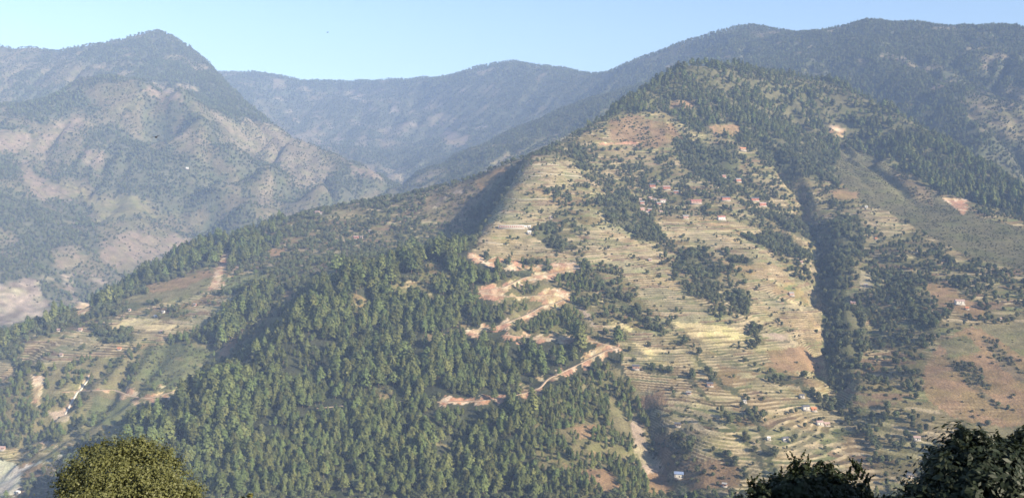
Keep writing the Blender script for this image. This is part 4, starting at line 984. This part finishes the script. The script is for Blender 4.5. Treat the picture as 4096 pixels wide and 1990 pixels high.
# ------------------------------------------------------------------ trees in front of the camera
def leafy(name, label, blobs, n, leaf, colr, seed, asp, base, up=0.0, rnd=.3, trunk_r=.07, spiky=None):
    r = np.random.default_rng(seed); parts = []; root = bpy.data.objects.new(name, None); col.objects.link(root); root.location = base; tag(root, label, 'tree')
    b0 = np.array(base); tot = sum(b[3]**2 for b in blobs); inner = []
    for (x, y, z, R_) in blobs:
        m = int(n*R_**2/tot); nc = max(10, m//62); d = r.normal(size=(nc, 3)); d /= np.linalg.norm(d, axis=1)[:, None]
        rad = R_*(.97+.09*r.normal(size=nc))*(1-.35*r.random(nc)**2.2); cc = np.array([x, y, z])-b0 + d*rad[:, None]
        big = R_*.19*(.6+.9*r.random(nc)); kk = r.integers(0, nc, m); off = r.normal(size=(m, 3))*.55
        q = cc[kk] + off*big[kk][:, None]*np.array([1, 1, .75]); tone = d[kk]
        nn = tone + .8*off + r.normal(size=(m, 3))*.45 + np.array([0, 0, up]); parts.append(quads(q, nn, leaf*(.55+.9*r.random(m)), r, asp, .2))
    if spiky is not None:
        for (p0, dr, ln) in spiky:
            m = 26; s = np.linspace(0, 1, m); q = np.array(p0)-b0 + np.outer(s*ln, dr) + r.normal(size=(m, 3))*.05*(1-s*.6)[:, None]*ln
            parts.append(quads(q, r.normal(size=(m, 3)), leaf*(1.25-.7*s), r, asp, .2))
    V, F = join(parts)
    m = mat(name+'_leaf', colr, rough=.55, spec=.3, noise=(9, rnd), trans=.22)
    link('foliage', mesh_np('foliage', V, F, m), root)
    tops = [np.array(b[:3])-b0 for b in blobs]; tp = []
    c = np.mean(tops, 0)
    tp.append(tube([(0, 0, 0), c*np.array([.4, .4, .35]), c*.75], [trunk_r, trunk_r*.75, trunk_r*.5], 8))
    for t in tops: tp.append(tube([c*np.array([.4, .4, .35]), (c*.6+t*.4)*np.array([1, 1, .85]), t], [trunk_r*.6, trunk_r*.4, trunk_r*.12], 6))
    link('trunk', mesh_np('trunk', *join(tp), MATS['bark']), root); return root
def at(u, v, d): return unproj(u, v, d)
def blob(u, v, d, rp): q = at(u, v + (16 if u > 2900 else 8), d); return (q[0], q[1], q[2], rp/FPX*d)
r_ = np.random.default_rng(3)
# sunlit round bush on the left
bl = [blob(510, 2010, 21, 255), blob(390, 1930, 20.6, 150), blob(560, 1900, 21.2, 150), blob(640, 1990, 20.8, 150), blob(330, 2030, 20.4, 110), blob(450, 1860, 21.2, 110), blob(700, 2080, 20.6, 110), blob(520, 2150, 20.4, 250), blob(420, 1800, 21.3, 60), blob(540, 1790, 21.4, 70), blob(290, 1930, 20.6, 70), blob(730, 1960, 21, 60), blob(650, 1870, 21.2, 70), blob(350, 1850, 21, 75)]
q = at(510, 2010, 21); leafy('rounded_bush', 'large rounded yellow green bush in sun at lower left', bl, 95000, .018, (.100, .105, .036), 5, 1.4, (q[0], q[1], q[2]-6.5))
bl = [blob(985, 2010, 26, 45), blob(1020, 2030, 26, 40), blob(960, 2040, 26, 40)]
q = at(985, 2010, 26); leafy('treetop', 'small yellow green treetop peeping over the bottom edge', bl, 1500, .034, (.12, .115, .03), 8, 1.2, (q[0], q[1], q[2]-6))
# shaded tree, lower right of centre
bl = [blob(3240, 2040, 15, 190), blob(3150, 2000, 15, 120), blob(3320, 2000, 15, 120), blob(3070, 2010, 14.8, 70), blob(3440, 2030, 15, 80), blob(3090, 2060, 15, 130), blob(3390, 2060, 15, 140), blob(3290, 1930, 15.1, 95), blob(3190, 1960, 14.8, 100), blob(3400, 1970, 15.2, 85), blob(3030, 2010, 14.6, 85), blob(3300, 1860, 15, 40), blob(3220, 1870, 15, 34), blob(3460, 1960, 15, 55), blob(3480, 2050, 15, 70)]
sp = []
for i in range(70):
    u = 3000+480*r_.random(); top = 1862+.0011*(u-3260)**2 + 30*math.sin(u/37.0); dr = np.array([r_.normal()*.5, r_.normal()*.4, .8]); dr /= np.linalg.norm(dr); sp.append((at(u, top+60*r_.random(), 15), dr, .14+.16*r_.random()))
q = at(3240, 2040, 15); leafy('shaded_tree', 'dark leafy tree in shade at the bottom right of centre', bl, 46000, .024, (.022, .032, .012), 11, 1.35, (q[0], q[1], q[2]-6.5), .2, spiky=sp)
# shaded feathery tree at the right edge
bl = [blob(3900, 1960, 13, 230), blob(4060, 1960, 13, 200), blob(3780, 2040, 12.8, 170), blob(3880, 1800, 13.1, 95), blob(4020, 1830, 13.2, 100), blob(4130, 1800, 13.4, 100), blob(3690, 2060, 12.6, 110), blob(3870, 1740, 13.1, 42), blob(3620, 2080, 12.7, 110)]
sp = []
for (u, v) in ((3850,1760),(3880,1740),(3900,1770),(3860,1800),(3840,1840),(3800,1870),(3780,1900),(3760,1930),(3820,1820),(3740,1960),(3700,1960),(3690,2000),(3940,1790),(3990,1760),(4040,1770),(4080,1760),(4096,1750),(3960,1780),(3720,1940),(3930,1760),(4010,1750),(3650,1990)):
    dr = np.array([-.45+r_.normal()*.25 if u < 3900 else r_.normal()*.3, r_.normal()*.3, .85]); dr /= np.linalg.norm(dr); sp.append((at(u, v+30, 13), dr, .20+.14*r_.random()))
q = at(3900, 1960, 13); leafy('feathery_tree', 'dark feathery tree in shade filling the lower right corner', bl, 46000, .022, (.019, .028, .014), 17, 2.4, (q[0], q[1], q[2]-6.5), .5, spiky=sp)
bl = [blob(3560, 2030, 14, 70), blob(3500, 2040, 14, 50)]
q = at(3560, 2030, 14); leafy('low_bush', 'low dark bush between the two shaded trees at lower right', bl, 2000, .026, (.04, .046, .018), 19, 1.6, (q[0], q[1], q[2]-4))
# unseen bank added on the right to cast shade on the trees beside the camera
bx = np.linspace(-1, 1, 41); by = np.linspace(-1, 1, 21); BX, BY = np.meshgrid(bx, by)
hx = 27 + 13*BY; hy = -6 + 26*BX; prof = (1-np.abs(BY)**2.2)*(1-np.abs(BX)**4)
bz = -16 + 17.2*prof + 1.6*fbm(hx/4, hy/4, 7, 3)*prof
vv_ = np.stack([hx.ravel(), hy.ravel(), bz.ravel()], 1); o = link('hill', mesh_np('hill', vv_, grid_faces(21, 41), mat('shade_bank_grass', (.11, .10, .05), noise=(.7, .3)))); o['kind'] = 'structure'

# ------------------------------------------------------------------ birds
mat('bird_feathers', (.03, .03, .035))
def bird(u, v, d, span, rz, label):
    root = bpy.data.objects.new('bird', None); col.objects.link(root); root.location = at(u, v, d); root.rotation_euler = (0, -.25, rz); tag(root, label, 'bird')
    s = span/2
    link('body', mesh_np('body', *tube([(0, -.34*s, 0), (0, -.25*s, .01*s), (0, 0, .02*s), (0, .25*s, .03*s), (0, .42*s, .03*s), (0, .5*s, .02*s)], [.01*s, .10*s, .17*s, .15*s, .09*s, .01*s], 8), MATS['bird_feathers']), root)
    for k in (-1, 1):
        V = np.array([(k*.06*s, .2*s, .06*s), (k*.06*s, -.12*s, .04*s), (k*.5*s, -.10*s, .2*s), (k*.5*s, .22*s, .22*s), (k*s, .02*s, .16*s), (k*s, .10*s, .17*s)])
        V = np.concatenate([V, V-np.array([0, 0, .02*s])]); F = np.array([(0,1,2,3),(3,2,4,5),(6,9,8,7),(9,11,10,8),(0,3,9,6),(3,5,11,9),(1,7,8,2),(2,8,10,4)])
        link('wing', mesh_np('wing', V, F, MATS['bird_feathers']), root)
    link('tail', mesh_np('tail', *box(-.1*s, .1*s, -.55*s, -.3*s, -.01*s, .01*s), MATS['bird_feathers']), root)
bird(1311, 130, 260, 1.25, 1.1, 'small dark bird flying alone against the sky')
bird(625, 549, 150, 1.7, .9, 'dark bird gliding in front of the left mountain')

# ------------------------------------------------------------------ haze in the valley air
V, F = box(-4650, 5050, -340, 9450, -520, 1120)
hz = link('haze', mesh_np('haze', V, F, None)); hz['kind'] = 'stuff'
hm = bpy.data.materials.new('haze'); hm.use_nodes = True; t = hm.node_tree; t.nodes.clear(); pv = t.nodes.new('ShaderNodeVolumePrincipled'); oo = t.nodes.new('ShaderNodeOutputMaterial')
pv.inputs['Color'].default_value = (.42, .60, 1.0, 1); pv.inputs['Density'].default_value = 0.94e-4; pv.inputs['Anisotropy'].default_value = -0.2
t.links.new(pv.outputs[0], oo.inputs['Volume']); hz.data.materials.append(hm)
print('zmax', FG.max(), 'zmin', FG.min(), 'done', round(time.time()-T0, 1))
